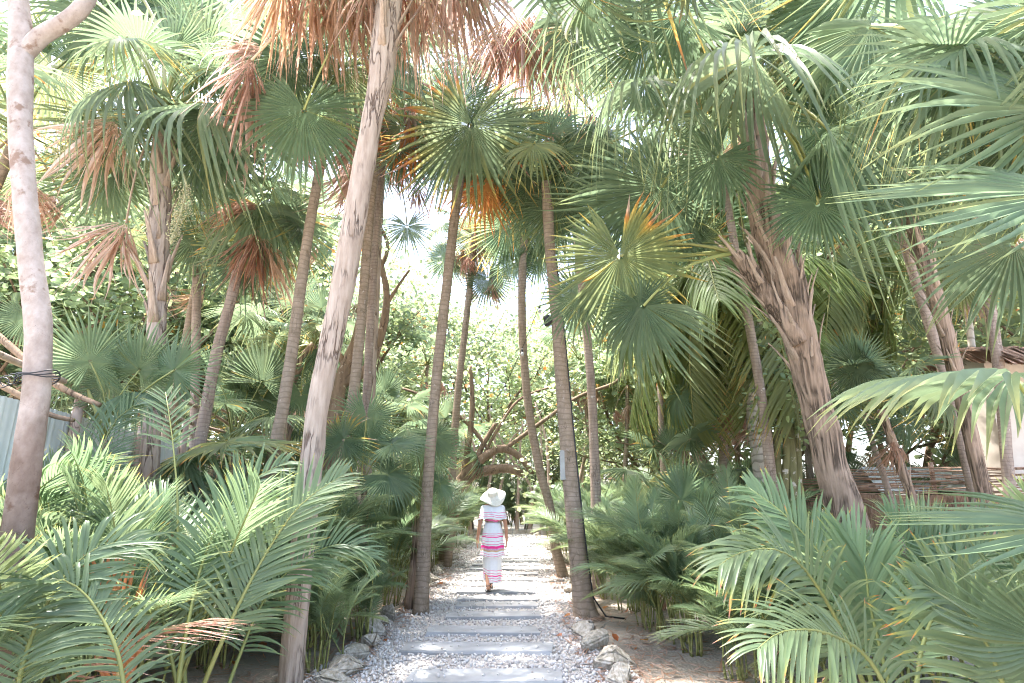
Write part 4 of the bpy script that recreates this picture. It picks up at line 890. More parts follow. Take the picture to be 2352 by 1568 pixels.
for (x, y) in BP:
    sd = 'left' if x < 0 else 'right'; nb[sd] += 1
    H = r.uniform(2.4, 4.6) if y < 15 else r.uniform(4, 10); lean = Vector((r.gauss(0, .5), r.gauss(0, .4), H)); b = Vector((x, y, 0)); C = b + lean
    for _ in range(12):
        if not shields(C.x, C.y, C.z, .8): break
        H = r.uniform(2.2, 9.5); lean.z = H; C = b + lean
    else: continue
    if in_gap(C): C.z = r.uniform(2.0, 3.5); lean = C - b
    t = thing('fan_palm', b, f'slim background fan palm, {ORD[nb[sd]]} in the thicket {sd} of the path', 'palm tree', 'slim fan palms in the background thicket')
    W = [b + Vector((0, 0, -.05)), b + lean * .35 + Vector((lean.x * -.2, 0, 0)), b + lean * .7, C]
    trunk(t, W, [.09, .075, .065, .06], r.choice((M_GREY, M_MOSS, M_PALE, M_SHAG)), .08, k, 10, .25)
    crown(t, C, 15 if y < 16 else 13, r.uniform(.75, .98), int(x * 977 + y * 31), (85, -50), .2, in_gap)
# low trunkless fan palms in the understorey
nl = {'left': 0, 'right': 0}
LP = []
for k in range(300):
    y = r.uniform(8.5, 20); x = r.uniform(-.8 * y, .8 * y)
    if edge_x(LW, y) - 1.6 < x < edge_x(RW, y) + 1.6: continue
    if any((x - a) ** 2 + (y - b) ** 2 < 2.0 for a, b in LP): continue
    LP.append((x, y))
    if len(LP) >= 26: break
for (x, y) in LP:
    sd = 'left' if x < 0 else 'right'; nl[sd] += 1
    C = Vector((x, y, r.uniform(.5, 1.8)))
    if shields(x, y, C.z + .3, .7): C.z = .35
    if shields(x, y, C.z + .3, .6): continue
    t = thing('short_fan_palm', (x, y, 0), f'low understorey fan palm, {ORD[nl[sd]]} among the plants {sd} of the path', 'palm', 'low fan palms in the understorey')
    trunk(t, [Vector((x, y, -.05)), Vector((x, y, C.z * .5)), C], [.09, .08, .07], M_SHAG, .2, k, 9, .2)
    crown(t, C, 11, r.uniform(.6, .85), int(x * 577 + y * 91), (80, -15), .08)

# ------------------------------------------------------------------ areca clumps
g = Geo(); g.tube([Vector((0, 0, t)) for t in (0, .2, .21, .22, .45, .46, .47, .75, .76, .77, 1)], [.022, .0195, .0235, .019, .018, .0215, .0175, .016, .019, .0155, .012], 7, [.05, .1, .7, .3, .15, .7, .3, .1, .6, .2, .05]); STEM = g.out('stem', M_STEM)
def areca(x, y, h, seed, label, group, nst=6, nfr=14, lean=None, dead=0, spread=.28, lst=None):
    if y > 4.6 and seed < 700 or seed >= 900:
        for _ in range(3):
            if shields(x, y, h * .95, .3): h *= .8
    r = random.Random(seed); t = thing('areca_palm', (x, y, 0), label, 'palm bush', group)
    tops = []
    for k in range(nst):
        a = r.uniform(0, 6.28); q = Vector((math.cos(a), math.sin(a), 0)) * spread * .6 * math.sqrt(r.random())
        hh = h * r.uniform(.14, .5); ax = Vector((q.x * .9 + r.gauss(0, .1), q.y * .9 + r.gauss(0, .1), 1)).normalized()
        x_ = ax.orthogonal().normalized(); y_ = ax.cross(x_)
        w = r.uniform(.38, .68)
        M = Matrix(((x_.x * w, y_.x * w, ax.x * hh, q.x), (x_.y * w, y_.y * w, ax.y * hh, q.y), (x_.z * w, y_.z * w, ax.z * hh, -.03), (0, 0, 0, 1)))
        link('stem', STEM, t, M); tops.append((q + ax * hh * .93, a))
    for k in range(nfr):
        q, a0 = tops[k % len(tops)]; a = a0 + r.gauss(0, .75); e = R(r.uniform(48, 88))
        if k >= nfr * .65: e = R(r.uniform(25, 60)); a = r.uniform(0, 6.28)
        dr = Vector((math.cos(a) * math.cos(e), math.sin(a) * math.cos(e), math.sin(e)))
        if lean is not None: dr = (dr + Vector(lean) * .35).normalized()
        L = h * r.uniform(.72, 1.05)
        me = AR_DEAD if k < dead else r.choice(lst or AR)
        up = Vector((-math.cos(a) * math.sin(e), -math.sin(a) * math.sin(e), math.cos(e))) + Vector((r.gauss(0, .25), r.gauss(0, .25), 0))
        o = link('dead_frond' if k < dead else 'frond', me, t, basis(dr, up, L, q))
        if k < dead: o['label'] = 'dead brown feather frond'
    return t
def feather(root, C, pts, label=None, n=34, ll=.3, lw=.017, nrm=None, **kw):
    """one big feather frond along photo points (px, py, d)"""
    cv = [Vector(q) - root.location for q in ([C] if C is not None else []) + [P(*q) for q in pts]]
    nrm = nrm if nrm is not None else (-(P(*pts[len(pts) // 2]) - CAM).normalized() + Vector((0, 0, .8)))
    me = feather_mesh('near_feather_frond', rnd.randrange(9999), cv, n=n, ll=ll, lw=lw, normal=nrm, **kw)
    o = link('dead_frond' if kw.get('age', 0) > .55 else 'frond', me, root)
    if label: o['label'] = label
    return o
GA = 'feathery palm bushes along the path'
r = random.Random(5)
for sd, W, nm in ((-1, LW, 'left'), (1, RW, 'right')):
    y = 7.1 if sd < 0 else 7.0; k = 1
    while y < 26:
        off = .40 + .25 * r.random(); x = edge_x(W, y) + sd * (off + (.25 if y < 9 else 0))
        if not (sd > 0 and 8.0 < y < 8.8) and not (sd < 0 and 8.2 < y < 9.0):
            h = r.uniform(1.05, 1.5) if y < 12 else r.uniform(1.15, 1.6)
            areca(x, y, h, int(y * 100) + sd, f'feathery palm bush, {ORD[k]} from the camera right along the {nm} path edge' if nm == 'left' else f'feathery palm bush, {ORD[k]} from the camera hugging the right-hand path edge', GA, 11 if y < 12 else 6, 22 if y < 12 else 16, (-sd * .08, 0, .25), lst=ARF); k += 1
        y += .75 + .4 * r.random() + (0 if y < 14 else .35)
    y = 5.6; k = 1
    while y < 22:
        x = edge_x(W, y) + sd * (1.5 + .8 * r.random())
        areca(x, y, r.uniform(1.05, 1.4) if y < 11 else r.uniform(1.3, 1.8), int(y * 77) + sd * 3, f'feathery palm bush, {ORD[k]} from the camera in the second row {nm} of the path', GA, 7, 18, lst=ARF); k += 1
        y += 1.0 + .4 * r.random()
    y = 5.6; k = 1
    while y < 21:
        x = edge_x(W, y) + sd * (2.9 + 1.2 * r.random() + max(0, y - 8) * .08)
        areca(x, y, r.uniform(1.1, 1.5) if y < 10 else r.uniform(1.4, 2.0), int(y * 57) + sd * 5, f'feathery palm bush, {ORD[k]} from the camera in the third row {nm} of the path', GA, 6, 15); k += 1
        y += 1.25 + .5 * r.random()
for k, (x, y, h) in enumerate([(-5.6, 8.3, 2), (-6.6, 10.5, 2.2), (-7.8, 13, 2.4), (5.6, 9.0, 1.0), (6.8, 9.9, .9), (8.0, 8.8, .9), (-9, 16, 2.4), (8.5, 15, 2.4), (10, 13.5, 2.2), (-5.0, 6.6, 1.9), (7.4, 17.5, 2.3), (-7, 18, 2.3)]):
    areca(x, y, h, 900 + k, f'feathery palm bush, {ORD[k + 1]} of those standing far out beside the fences', GA, 6, 14)

for k in range(13):
    x = -6.5 + k * 1.08 + r.uniform(-.3, .3); y = 28 + abs(x) * -.25 + r.uniform(-.3, .6)
    areca(x, y, r.uniform(1.5, 2.1), 700 + k, f'feathery palm bush, {ORD[k + 1]} from the left in the row closing the far path end', GA, 6, 15)
for k in range(12):
    x = -9 + k * 1.6 + r.uniform(-.4, .4); y = 30.5 + r.uniform(-.8, 1.2)
    broadleaf(x, y, r.uniform(.42, .58), k, f'leafy low tree, {ORD[k + 1]} from the left behind the far palm bushes', 'leafy low trees behind the far path end')
for k, (x, y, H) in enumerate([(-1.6, 24.5, 5), (-1.1, 27.2, 5.5), (.2, 27.4, 5), (.75, 27.6, 5.5), (1.3, 27.2, 5), (1.75, 25, 5.5), (-2.1, 21, 5), (2.4, 22.5, 5.5), (-.5, 27.6, 5), (-2.8, 25.5, 6), (3.2, 26, 6)]):
    t = thing('slender_tree', (x, y, 0), f'thin brown stem, {ORD[k + 1]} of those standing round the far path end', 'tree', 'thin brown stems at the far path end')
    W = [Vector((x, y, -.1)), Vector((x + r.gauss(0, .15), y, H * .35)), Vector((x + r.gauss(0, .3), y, H * .7)), Vector((x + r.gauss(0, .5), y, H))]
    trunk(t, W, [.085, .07, .055, .03], M_WOOD, .15, k, 8, .3); V = []; Fc = []; A = []
    for q in spline(W, None, .4)[6:]: leaves_into(V, Fc, A, q - t.location, 14, .45, .13, r)
    link('crown', mesh('crown', V, Fc, M_BRD, A), t)
for k, (x, y, h) in enumerate([(-1.72, 5.9, .8), (-2.1, 6.6, .95), (-2.75, 5.9, 1.1), (-1.6, 7.0, .8), (-2.4, 7.4, 1.0), (-3.3, 6.6, 1.2), (1.85, 6.5, .9), (1.72, 7.5, .85), (2.6, 6.3, 1.1), (2.5, 7.5, 1.0), (3.2, 7.0, 1.1), (2.0, 5.6, .7), (3.6, 5.9, 1.1)]):
    areca(x, y, h, 1500 + k, ['small feathery palm bush beside the bottom left rocks', 'small feathery palm bush just right of the pale trunk', 'feathery palm bush hidden behind the pale trunk', 'grassy palm tuft in front of the shaggy stump on the left', 'feathery palm bush behind the tuft by the shaggy stump', 'feathery palm bush left of and behind the pale trunk',
        'feathery palm bush with yellow-green canes right of the flat-topped rock', 'palm tuft just behind the foot of the tall straight palm', 'feathery palm bush second right of the flat-topped rock', 'feathery palm bush a little right of the tall straight palm', 'feathery palm bush third right of the flat-topped rock', 'smallest palm tuft by the bottom right rocks', 'feathery palm bush behind the right front clump'][k], GA, 12, 24, (0, 0, .2), lst=ARF)
# near clumps, left foreground
t = areca(-2.55, 4.25, 1.4, 41, 'big feathery palm clump with yellow canes at the left front', 'big feather palms in the foreground', 13, 26, (0, 0, 0), 1, .5); C = t.location + Vector((0, 0, .6))
feather(t, None, [(440, 1640, 4.1), (520, 1450, 4.1), (600, 1290, 4.2), (690, 1160, 4.3), (790, 1090, 4.4)], n=40, ll=.36, lw=0.0103, vee=15, droop=.15, bare=.25, rr=.014, fwd=(50, 28))
feather(t, None, [(500, 1640, 4.3), (600, 1390, 4.4), (690, 1290, 4.5), (780, 1250, 4.6), (850, 1280, 4.6)], n=51, ll=.32, lw=0.0080, vee=20, droop=.3, bare=.25, rr=.012, fwd=(65, 30))
feather(t, None, [(420, 1640, 4.2), (370, 1400, 4.1), (330, 1250, 4.1), (290, 1190, 4.1), (230, 1170, 4.0)], n=45, ll=.36, lw=0.0094, vee=10, droop=.3, bare=.2, rr=.013, age=.03)
feather(t, None, [(400, 1640, 3.9), (430, 1440, 4.0), (480, 1250, 4.2), (560, 1120, 4.4), (660, 1060, 4.5)], n=40, ll=.34, lw=0.0094, vee=20, droop=.25, bare=.3, rr=.013)
feather(t, None, [(270, 1640, 3.7), (272, 1500, 3.7), (262, 1410, 3.7), (240, 1330, 3.7)], 'rust orange dying feather frond', n=21, ll=.32, lw=0.0080, vee=5, droop=-.05, age=.66, tip=.2, bare=.1, rr=.016, fwd=(25, 12))
feather(t, None, [(430, 1640, 4.4), (410, 1330, 4.5), (408, 1150, 4.6), (395, 1000, 4.7), (380, 900, 4.8)], n=13, ll=.22, lw=0.0074, vee=5, droop=.1, bare=.8, rr=.014)
t = areca(-2.75, 3.45, 1.15, 43, 'feathery palm clump with bluish drooping fronds at the bottom left', 'big feather palms in the foreground', 8, 22, (0, 0, 0), 1, .4)
feather(t, None, [(300, 1700, 3.2), (270, 1500, 3.2), (200, 1370, 3.2), (120, 1330, 3.1), (30, 1390, 3.0)], n=40, ll=.34, lw=0.0086, vee=10, droop=.5, bare=.2, rr=.012)
feather(t, None, [(20, 1700, 3.0), (60, 1500, 3.1), (130, 1350, 3.2), (220, 1260, 3.3), (330, 1240, 3.4)], n=45, ll=.36, lw=0.0086, vee=15, droop=.35, bare=.2, rr=.012)
t = areca(-3.3, 4.9, 1.15, 44, 'tall feathery palm clump in front of the corrugated fence', 'big feather palms in the foreground', 8, 22, (.1, 0, 0), 0, .4)
feather(t, None, [(120, 1500, 4.7), (190, 1180, 4.9), (230, 1040, 5.0), (270, 960, 5.1), (330, 920, 5.1)], n=54, ll=.36, lw=0.0074, vee=10, droop=.3, bare=.2, rr=.012)
t = areca(-3.95, 4.6, 1.45, 52, 'feathery palm clump right against the corrugated fence at left', 'big feather palms in the foreground', 8, 22, (.2, 0, 0), 0, .4)
t = areca(-3.3, 3.1, 1.2, 49, 'feathery palm clump at the very bottom left corner', 'big feather palms in the foreground', 6, 22, (.1, 0, 0), 0, .4)
# near clumps, right foreground
t = areca(3.1, 4.5, 1.2, 45, 'big feathery palm clump with brown leaf tips at the right front', 'big feather palms in the foreground', 11, 26, (0, 0, 0), 1, .5)
feather(t, None, [(2010, 1640, 3.9), (1930, 1440, 3.8), (1850, 1310, 3.7), (1780, 1262, 3.6), (1700, 1270, 3.5), (1650, 1300, 3.4)], n=35, ll=.38, lw=0.0115, vee=5, droop=.35, bare=.22, rr=.014, fwd=(60, 22), tip=.95)
feather(t, None, [(2020, 1640, 4.1), (1960, 1420, 4.1), (1890, 1280, 4.2), (1800, 1180, 4.3), (1720, 1120, 4.4)], n=43, ll=.38, lw=0.0103, vee=20, droop=.2, bare=.22, rr=.014, tip=.5)
feather(t, None, [(2060, 1640, 4.0), (2000, 1400, 4.0), (1985, 1300, 4.0), (1940, 1215, 4.1)], n=37, ll=.40, lw=0.0115, vee=25, droop=.12, bare=.2, rr=.014, fwd=(45, 20))
feather(t, None, [(2100, 1640, 3.6), (2120, 1480, 3.6), (2180, 1350, 3.6), (2270, 1270, 3.6)], n=32, ll=.36, lw=0.0107, vee=20, droop=.35, bare=.2, rr=.014, tip=.8)
t = areca(3.1, 3.5, 1.1, 46, 'feathery palm clump at the bottom right corner', 'big feather palms in the foreground', 8, 22, (0, 0, 0), 0, .4)
feather(t, None, [(2080, 1680, 2.9), (2000, 1520, 2.9), (1900, 1455, 2.8), (1800, 1450, 2.7), (1740, 1490, 2.6)], n=35, ll=.30, lw=0.0086, vee=5, droop=.4, bare=.15, rr=.011, tip=.8)
feather(t, None, [(2330, 1700, 2.7), (2300, 1560, 2.7), (2230, 1420, 2.7), (2130, 1350, 2.7)], n=32, ll=.34, lw=0.0103, vee=15, droop=.3, bare=.15, rr=.012, tip=.6)
t = areca(2.35, 5.1, 1.2, 47, 'feathery palm clump between the right rocks and the big clump', 'big feather palms in the foreground', 12, 24, (0, 0, 0), 0, .35)
t = areca(4.3, 5.0, 1.05, 48, 'feathery palm clump under the wide fan at the right edge', 'big feather palms in the foreground', 8, 22, (0, 0, 0), 0, .4)
feather(t, None, [(2160, 1560, 4.6), (2150, 1420, 4.6), (2170, 1320, 4.6), (2260, 1240, 4.6), (2360, 1210, 4.6)], n=37, ll=.40, lw=0.0107, vee=30, droop=.15, bare=.1, rr=.013)

# --- palms whose leaves reach in from the right edge, plus an added shade palm
root, C, W, Rr = palm('fan_palm', [(2470, 1500, 60), (2480, 1200, 55), (2500, 900, 50), (2520, 560, 46), (2530, 330, 40)], 3.6, M_SHAG, 'near palm outside the right edge whose long fans reach in', rough=.15)
for (x, y, d, ax, rp, tl, k, v, rl) in ((2455, 445, 2.9, (-1, .05), 480, 35, 'open', 2, 10), (2440, 250, 3.2, (-1, -.25), 430, 40, 'open', 1, 0), (2300, 130, 3.6, (-.9, .35), 330, 50, 'droop', 0, 0), (2370, 60, 3.6, (-.8, .2), 330, 40, 'open', 0, 0), (2200, 60, 4.2, (-.8, .4), 300, 45, 'droop', 1, 0),
                                      (2345, 300, 4.0, (-.2, 1), 260, 30, 'open', 0, 0), (2250, 250, 4.6, (-.5, .8), 230, 30, 'open', 2, 0), (2120, 120, 4.8, (-.3, .9), 260, 45, 'droop', 0, 0), (2000, 60, 5.0, (-.6, .6), 260, 40, 'open', 1, 0), (2330, 560, 4.4, (-.7, .7), 260, 30, 'open', 1, 0)):
    leaf(root, C, x, y, d, ax, rp, tl, k, 0, v, True, rl)
crown(root, C, 12, .85, 121, (85, 20), 0)
root = thing('fan_palm', (2.7, .9, 0), 'palm added beside the camera, mostly out of view, to shade the right foreground', 'palm tree'); W = [Vector(q) for q in ((2.7, .9, -.05), (2.5, 1.3, 2.4), (1.9, 2.6, 5.0), (1.25, 3.8, 6.9))]; C = W[-1]  # added, mostly out of view: its crown throws shade on the lower right
trunk(root, W, [.13, .11, .10, .09], M_SHAG, .12, 4, 12, .12); crown(root, C, 18, .95, 131, (55, -12), 0)
root, C, W, Rr = palm('short_fan_palm', [(2560, 1620, 40), (2540, 1400, 36), (2520, 1250, 30)], 2.8, M_SHAG, 'low near palm outside the right edge with a wide dark fan', rough=.15)
leaf(root, C, 2325, 862, 2.7, (-1, -.08), 420, 80, 'wide', 0, 0); leaf(root, C, 2490, 1215, 2.25, (-1, .02), 400, 66, 'open', 0, 2, True, -8); leaf(root, C, 2430, 1480, 2.4, (-.5, -.9), 280, 20, 'open', 0, 1)
#%%PART3%%
# ================================================================== FENCES AND BUILDINGS
# left corrugated fence
A, B = Vector((-3.75, 3.2, 0)), Vector((-6.3, 15.5, 0)); D = (B - A); LN = D.length; D.normalize(); Nn = Vector((D.y, -D.x, 0))
FN = thing('corrugated_fence', A, 'pale corrugated sheet fence with pole rails along the left side', 'fence')
nsh = 9; w = LN / nsh
for i in range(nsh):
    v = []; f = []; n = 56
    for k in range(n + 1):
        t = i * w + (w + .03) * k / n; q = D * t + Nn * (.018 * math.sin(2 * math.pi * t / .085) + .004 * i % .008); top = 2.28 + .05 * noise.noise((i * 3.1, 0, 0))
        v += [q + Vector((0, 0, .02)), q + Vector((0, 0, top))]
    for k in range(n): f.append((2 * k, 2 * k + 2, 2 * k + 3, 2 * k + 1))
    link('sheet', mesh('sheet', v, f, M_METAL), FN)
for i in range(8):
    t = .9 + i * LN / 8; q = D * t + Nn * .07; g = Geo(); g.tube([q + Vector((0, 0, -.1)), q + Vector((.01, 0, 1.2)), q + Vector((0, .01, 2.35 + .25 * (i % 2)))], [.05, .045, .042], 10, 0, 0, .1, i); link('post', g.out('post', M_WOOD), FN)
for i, z in enumerate((2.42, 2.6, 2.8, 3.02)):
    for s in range(3):
        if s == 0 and i != 1: continue
        a, b = s * LN / 3 - .2, (s + 1) * LN / 3 + .2; g = Geo()
        pts = [D * (a + (b - a) * t) + Nn * (.02 * i) + Vector((0, 0, z + .04 * math.sin(t * 5 + i * 2 + s) + .06 * (s % 2))) for t in np.linspace(0, 1, 9)]
        g.tube(pts, [.032 - .008 * t for t in np.linspace(0, 1, 9)], 8, 0, 0, .1, i); link('rail', g.out('rail', M_WOOD), FN)
# dark bare branches leaning over that fence
g = Geo(); g2 = None
root = thing('bare_branch', P(30, 840, 5.2), 'dark bare branch leaning across the left fence behind the forked tree', 'branch')
W, Rr = trunk_path([(-40, 740, 12), (30, 800, 12), (110, 870, 11), (170, 905, 9), (230, 930, 7)], 5.2); W = W[1:]; Rr = Rr[1:]; trunk(root, W, Rr, M_BRAN, .15, 3, 9, .08, 'limb')
W, Rr = trunk_path([(-30, 870, 11), (50, 910, 10), (110, 950, 8), (170, 965, 6)], 5.2); W = W[1:]; Rr = Rr[1:]; trunk(root, W, Rr, M_BRAN, .15, 4, 9, .08, 'limb')

# right stick and thatch fence
def stick_fence(a, b, top, label, seed, thatch=True):
    r = random.Random(seed); A, B = a, b; D = B - A; LN = D.length; D.normalize(); Nn = Vector((-D.y, D.x, 0))
    if Nn.y > 0: Nn = -Nn
    t_ = thing('stick_fence', A, label, 'fence')
    g = Geo()
    n = 15
    for k in range(n):
        z = top - .03 - k * .030; x = -.1
        while x < LN:
            L = r.uniform(1.2, 2.4); off = r.uniform(-.02, .02)
            pts = [D * (x + L * t) + Nn * (off + .015 * math.sin(t * 9 + k)) + Vector((0, 0, z + .018 * math.sin(t * 5 + k * 2.1 + x) + r.uniform(-.012, .012))) for t in np.linspace(0, 1, 7)]
            g.tube(pts, r.uniform(.008, .014), 5, 0, 0, .1, k); x += L * .97
    link('stick_lattice', g.out('stick_lattice', M_STICK), t_)
    if thatch:
        v = []; f = []; k = 0
        for k in range(int(LN * 190)):
            x = r.uniform(0, LN); z = top - .45 - r.random() ** 1.3 * .9; L = r.uniform(.35, .6); q = D * x + Nn * (.05 + r.random() * .05) + Vector((0, 0, z))
            e = q + Vector((0, 0, -L)) + D * r.uniform(-.10, .02) + Nn * r.uniform(0, .06); w = .006; b = len(v)
            v += [q - D * w, q + D * w, e + D * w * .4, e - D * w * .4]; f.append((b, b + 1, b + 2, b + 3))
        g2 = Geo(); 
        b = len(v); z0, z1 = .05, top - .46
        v += [D * 0 + Nn * .03 + Vector((0, 0, z0)), D * LN + Nn * .03 + Vector((0, 0, z0)), D * LN + Nn * .03 + Vector((0, 0, z1)), D * 0 + Nn * .03 + Vector((0, 0, z1))]; f.append((b, b + 1, b + 2, b + 3))
        link('thatch_skirt', mesh('thatch_skirt', v, f, M_THATCH, smooth=False), t_)
    for k in range(int(LN / 1.5) + 1):
        q = D * min(k * 1.5 + .1, LN) + Nn * -.05; g3 = Geo(); g3.tube([q, q + Vector((0, 0, top * .5)), q + Vector((.03, 0, top + .08))], [.045, .04, .035], 8, 0, 0, .12, k); link('post', g3.out('post', M_STICK), t_)
a, b = P(1900, 1110, 11.2), P(2330, 1115, 9.6); a.z = b.z = 0
stick_fence(a, b, 2.02, 'brown stick fence with a thatched skirt behind the massive right palm', 3)
a2 = P(1600, 1140, 13.5); a2.z = 0
stick_fence(a2, a + Vector((-.15, .1, 0)), 1.9, 'further stretch of stick fence seen left of the massive palm', 4)
# white tent roof behind it
q = P(2090, 1110, 13); T_ = thing('canopy_tent', (q.x, q.y, 0), 'long low white canopy roof just above the stick fence', 'tent')
x0, x1 = P(1955, 1090, 13).x - q.x, P(2330, 1090, 13).x - q.x; zt = P(2090, 1072, 13).z; ze = zt - .5
v = [Vector(c) for c in ((x0, -.9, ze), (x1, -.9, ze), (x1, 0, zt), (x0 + .25, 0, zt), (x0, .9, ze), (x1, .9, ze))]
m = mesh('roof', v + [c + Vector((0, 0, -.02)) for c in v], [(0, 1, 2, 3), (3, 2, 5, 4), (9, 8, 7, 6), (10, 11, 8, 9), (0, 6, 7, 1), (4, 5, 11, 10), (0, 3, 9, 6), (3, 4, 10, 9), (1, 7, 8, 2), (2, 8, 11, 5)], M_TARP, smooth=False); link('roof', m, T_)
for (x, y) in ((x0 + .1, -.85), (x1 - .1, -.85), (x0 + .1, .85), (x1 - .1, .85)):
    g = Geo(); g.tube([Vector((x, y, 0)), Vector((x, y, ze + .05))], .025, 8); link('leg', g.out('leg', M_TARP), T_)
# beige house at the right edge
q = P(2312, 1080, 9.8); H_ = thing('beige_house', (q.x, q.y, 0), 'beige stucco house with a thatched eave at the right edge', 'house')
zt = P(2290, 800, 9.8).z
g = Geo(); g.box((0, 0, -.05), (.5, .5, zt)); g.box((.5, .12, -.05), (1.6, .5, .9)); g.box((.5, .12, 2.3), (7, .5, zt - .003)); g.box((1.6, .12, -.05), (7, .5, 2.297)); g.box((0.02, .5, -.05), (.4, .95, zt - .003))
link('wall', g.out('wall', M_WALL, False), H_)
g = Geo(); g.box((.5, .3, .9), (1.6, .34, 2.3)); w_ = link('window', g.out('window', M_BLACK, False), H_)
g = Geo(); g.box((.5, .2, .903), (1.6, .30, .96)); g.box((.5, .2, 2.24), (1.6, .30, 2.297)); g.box((1.03, .2, .96), (1.08, .30, 2.24)); link('frame', g.out('frame', M_WOOD, False), w_)
v = []; f = []
for k in range(5000):
    x = rnd.uniform(-.1, 7); t = rnd.random(); y = -.35 + 1.35 * t; z = zt - .12 + .3 * t + rnd.uniform(0, .08); b = len(v); L = rnd.uniform(.4, .7)
    v += [Vector((x - .02, y, z)), Vector((x + .02, y, z)), Vector((x + .015 + rnd.uniform(-.1, .1), y - L * .8, z - L * .55)), Vector((x - .015 + rnd.uniform(-.05, .05), y - L * .8, z - L * .55))]; f.append((b, b + 1, b + 2, b + 3))
b = len(v); v += [Vector(c) for c in ((-.1, -.4, zt - .15), (7, -.4, zt - .15), (7, 1.0, zt + .2), (-.1, 1.0, zt + .2), (-.1, 1.6, zt - .05), (7, 1.6, zt - .05))]; f += [(b, b + 1, b + 2, b + 3), (b + 3, b + 2, b + 5, b + 4)]
link('roof', mesh('roof', v, f, M_THATCH, smooth=False), H_)
g = Geo()
for k in range(6): g.tube([Vector((.6 + k * 1.1, -.38, zt - .2)), Vector((.6 + k * 1.1, 1.0, zt + .1))], .05, 8)
link('rafter', g.out('rafter', M_WOOD), H_)

# ================================================================== THE WALKER
q = G(1127, 1366); px0 = q.x + .02; PY = q.y + .10
PR = thing('person', (px0, PY, 0), 'person walking away in a white off-shoulder dress with pink stripes and a wide white hat', 'person')
# body: one skinned surface, root at the pelvis; x right, y forward (away)
bv = []; br = []; be = []
def V_(co, rad, par=None):
    bv.append(Vector(co)); br.append(rad); i = len(bv) - 1
    if par is not None: be.append((par, i))
    return i
pel = V_((0, 0, .93), (.135, .105)); sp1 = V_((0, .01, 1.06), (.112, .085), pel); sp2 = V_((0, .015, 1.17), (.118, .09), sp1); ch = V_((0, .015, 1.28), (.135, .095), sp2); cl = V_((0, 0, 1.365), (.10, .07), ch)
nk = V_((0, .005, 1.415), (.048, .048), cl); h0 = V_((0, .02, 1.465), (.058, .066), nk); h1 = V_((0, .03, 1.52), (.072, .088), h0); h2 = V_((0, .028, 1.575), (.056, .066), h1)
V_((0, .122, 1.50), (.012, .014), h1)                              # nose
V_((.082, .02, 1.51), (.008, .018), h1); V_((-.082, .02, 1.51), (.008, .018), h1)   # ears
for s in (-1, 1):
    sh = V_((s * .155, 0, 1.355), (.056, .052), cl); up = V_((s * .185, -.005, 1.24), (.042, .042), sh)
    el = V_((s * .212, -.01 if s < 0 else .0, 1.10), (.034, .034), up); fa = V_((s * .228, .02, 1.0), (.034, .032), el)
    wr = V_((s * (.252 if s < 0 else .232), .05, .865), (.021, .024), fa); pm = V_((s * (.26 if s < 0 else .234), .06, .825), (.020, .034), wr); kn = V_((s * (.263 if s < 0 else .234), .068, .785), (.016, .036), pm)
    for j, (dy, L) in enumerate(((-.027, .058), (-.009, .072), (.009, .068), (.026, .052))):
        b1 = V_((s * (.262 if s < 0 else .232), .068 + dy * 1.05, .768), (.0088, .0088), kn); b2 = V_((s * (.258 if s < 0 else .228), .074 + dy * 1.1, .768 - L * .55), (.008, .008), b1); V_((s * (.248 if s < 0 else .218), .078 + dy * 1.1, .768 - L), (.0065, .0065), b2)
    t1 = V_((s * .245, .10, .82), (.011, .011), pm); t2 = V_((s * .240, .118, .79), (.0095, .0095), t1); V_((s * .234, .126, .768), (.007, .007), t2)
    hp = V_((s * .088, .0, .86), (.095, .10), pel)
    if s < 0:
        k_ = V_((-.085, .05, .50), (.058, .06), hp); cf = V_((-.078, -.03, .36), (.052, .055), k_); an = V_((-.062, -.125, .155), (.030, .034), cf); he = V_((-.060, -.135, .105), (.030, .034), an); bl = V_((-.062, -.03, .045), (.038, .022), he); V_((-.064, .035, .028), (.034, .014), bl)
    else:
        k_ = V_((.05, .22, .50), (.058, .06), hp); cf = V_((.01, .30, .36), (.052, .055), k_); an = V_((-.045, .365, .105), (.030, .034), cf); he = V_((-.045, .36, .065), (.030, .034), an); bl = V_((-.045, .48, .050), (.038, .022), he); V_((-.045, .54, .042), (.034, .014), bl)
me = bpy.data.meshes.new('body'); me.from_pydata([tuple(c) for c in bv], be, []); me.materials.append(M_SKIN)
body = link('body', me, PR)
sk = body.modifiers.new('skin', 'SKIN'); sk.use_smooth_shade = True
for i, rr in enumerate(br): me.skin_vertices[0].data[i].radius = rr
me.skin_vertices[0].data[0].use_root = True
sb = body.modifiers.new('sub', 'SUBSURF'); sb.levels = 2; sb.render_levels = 2
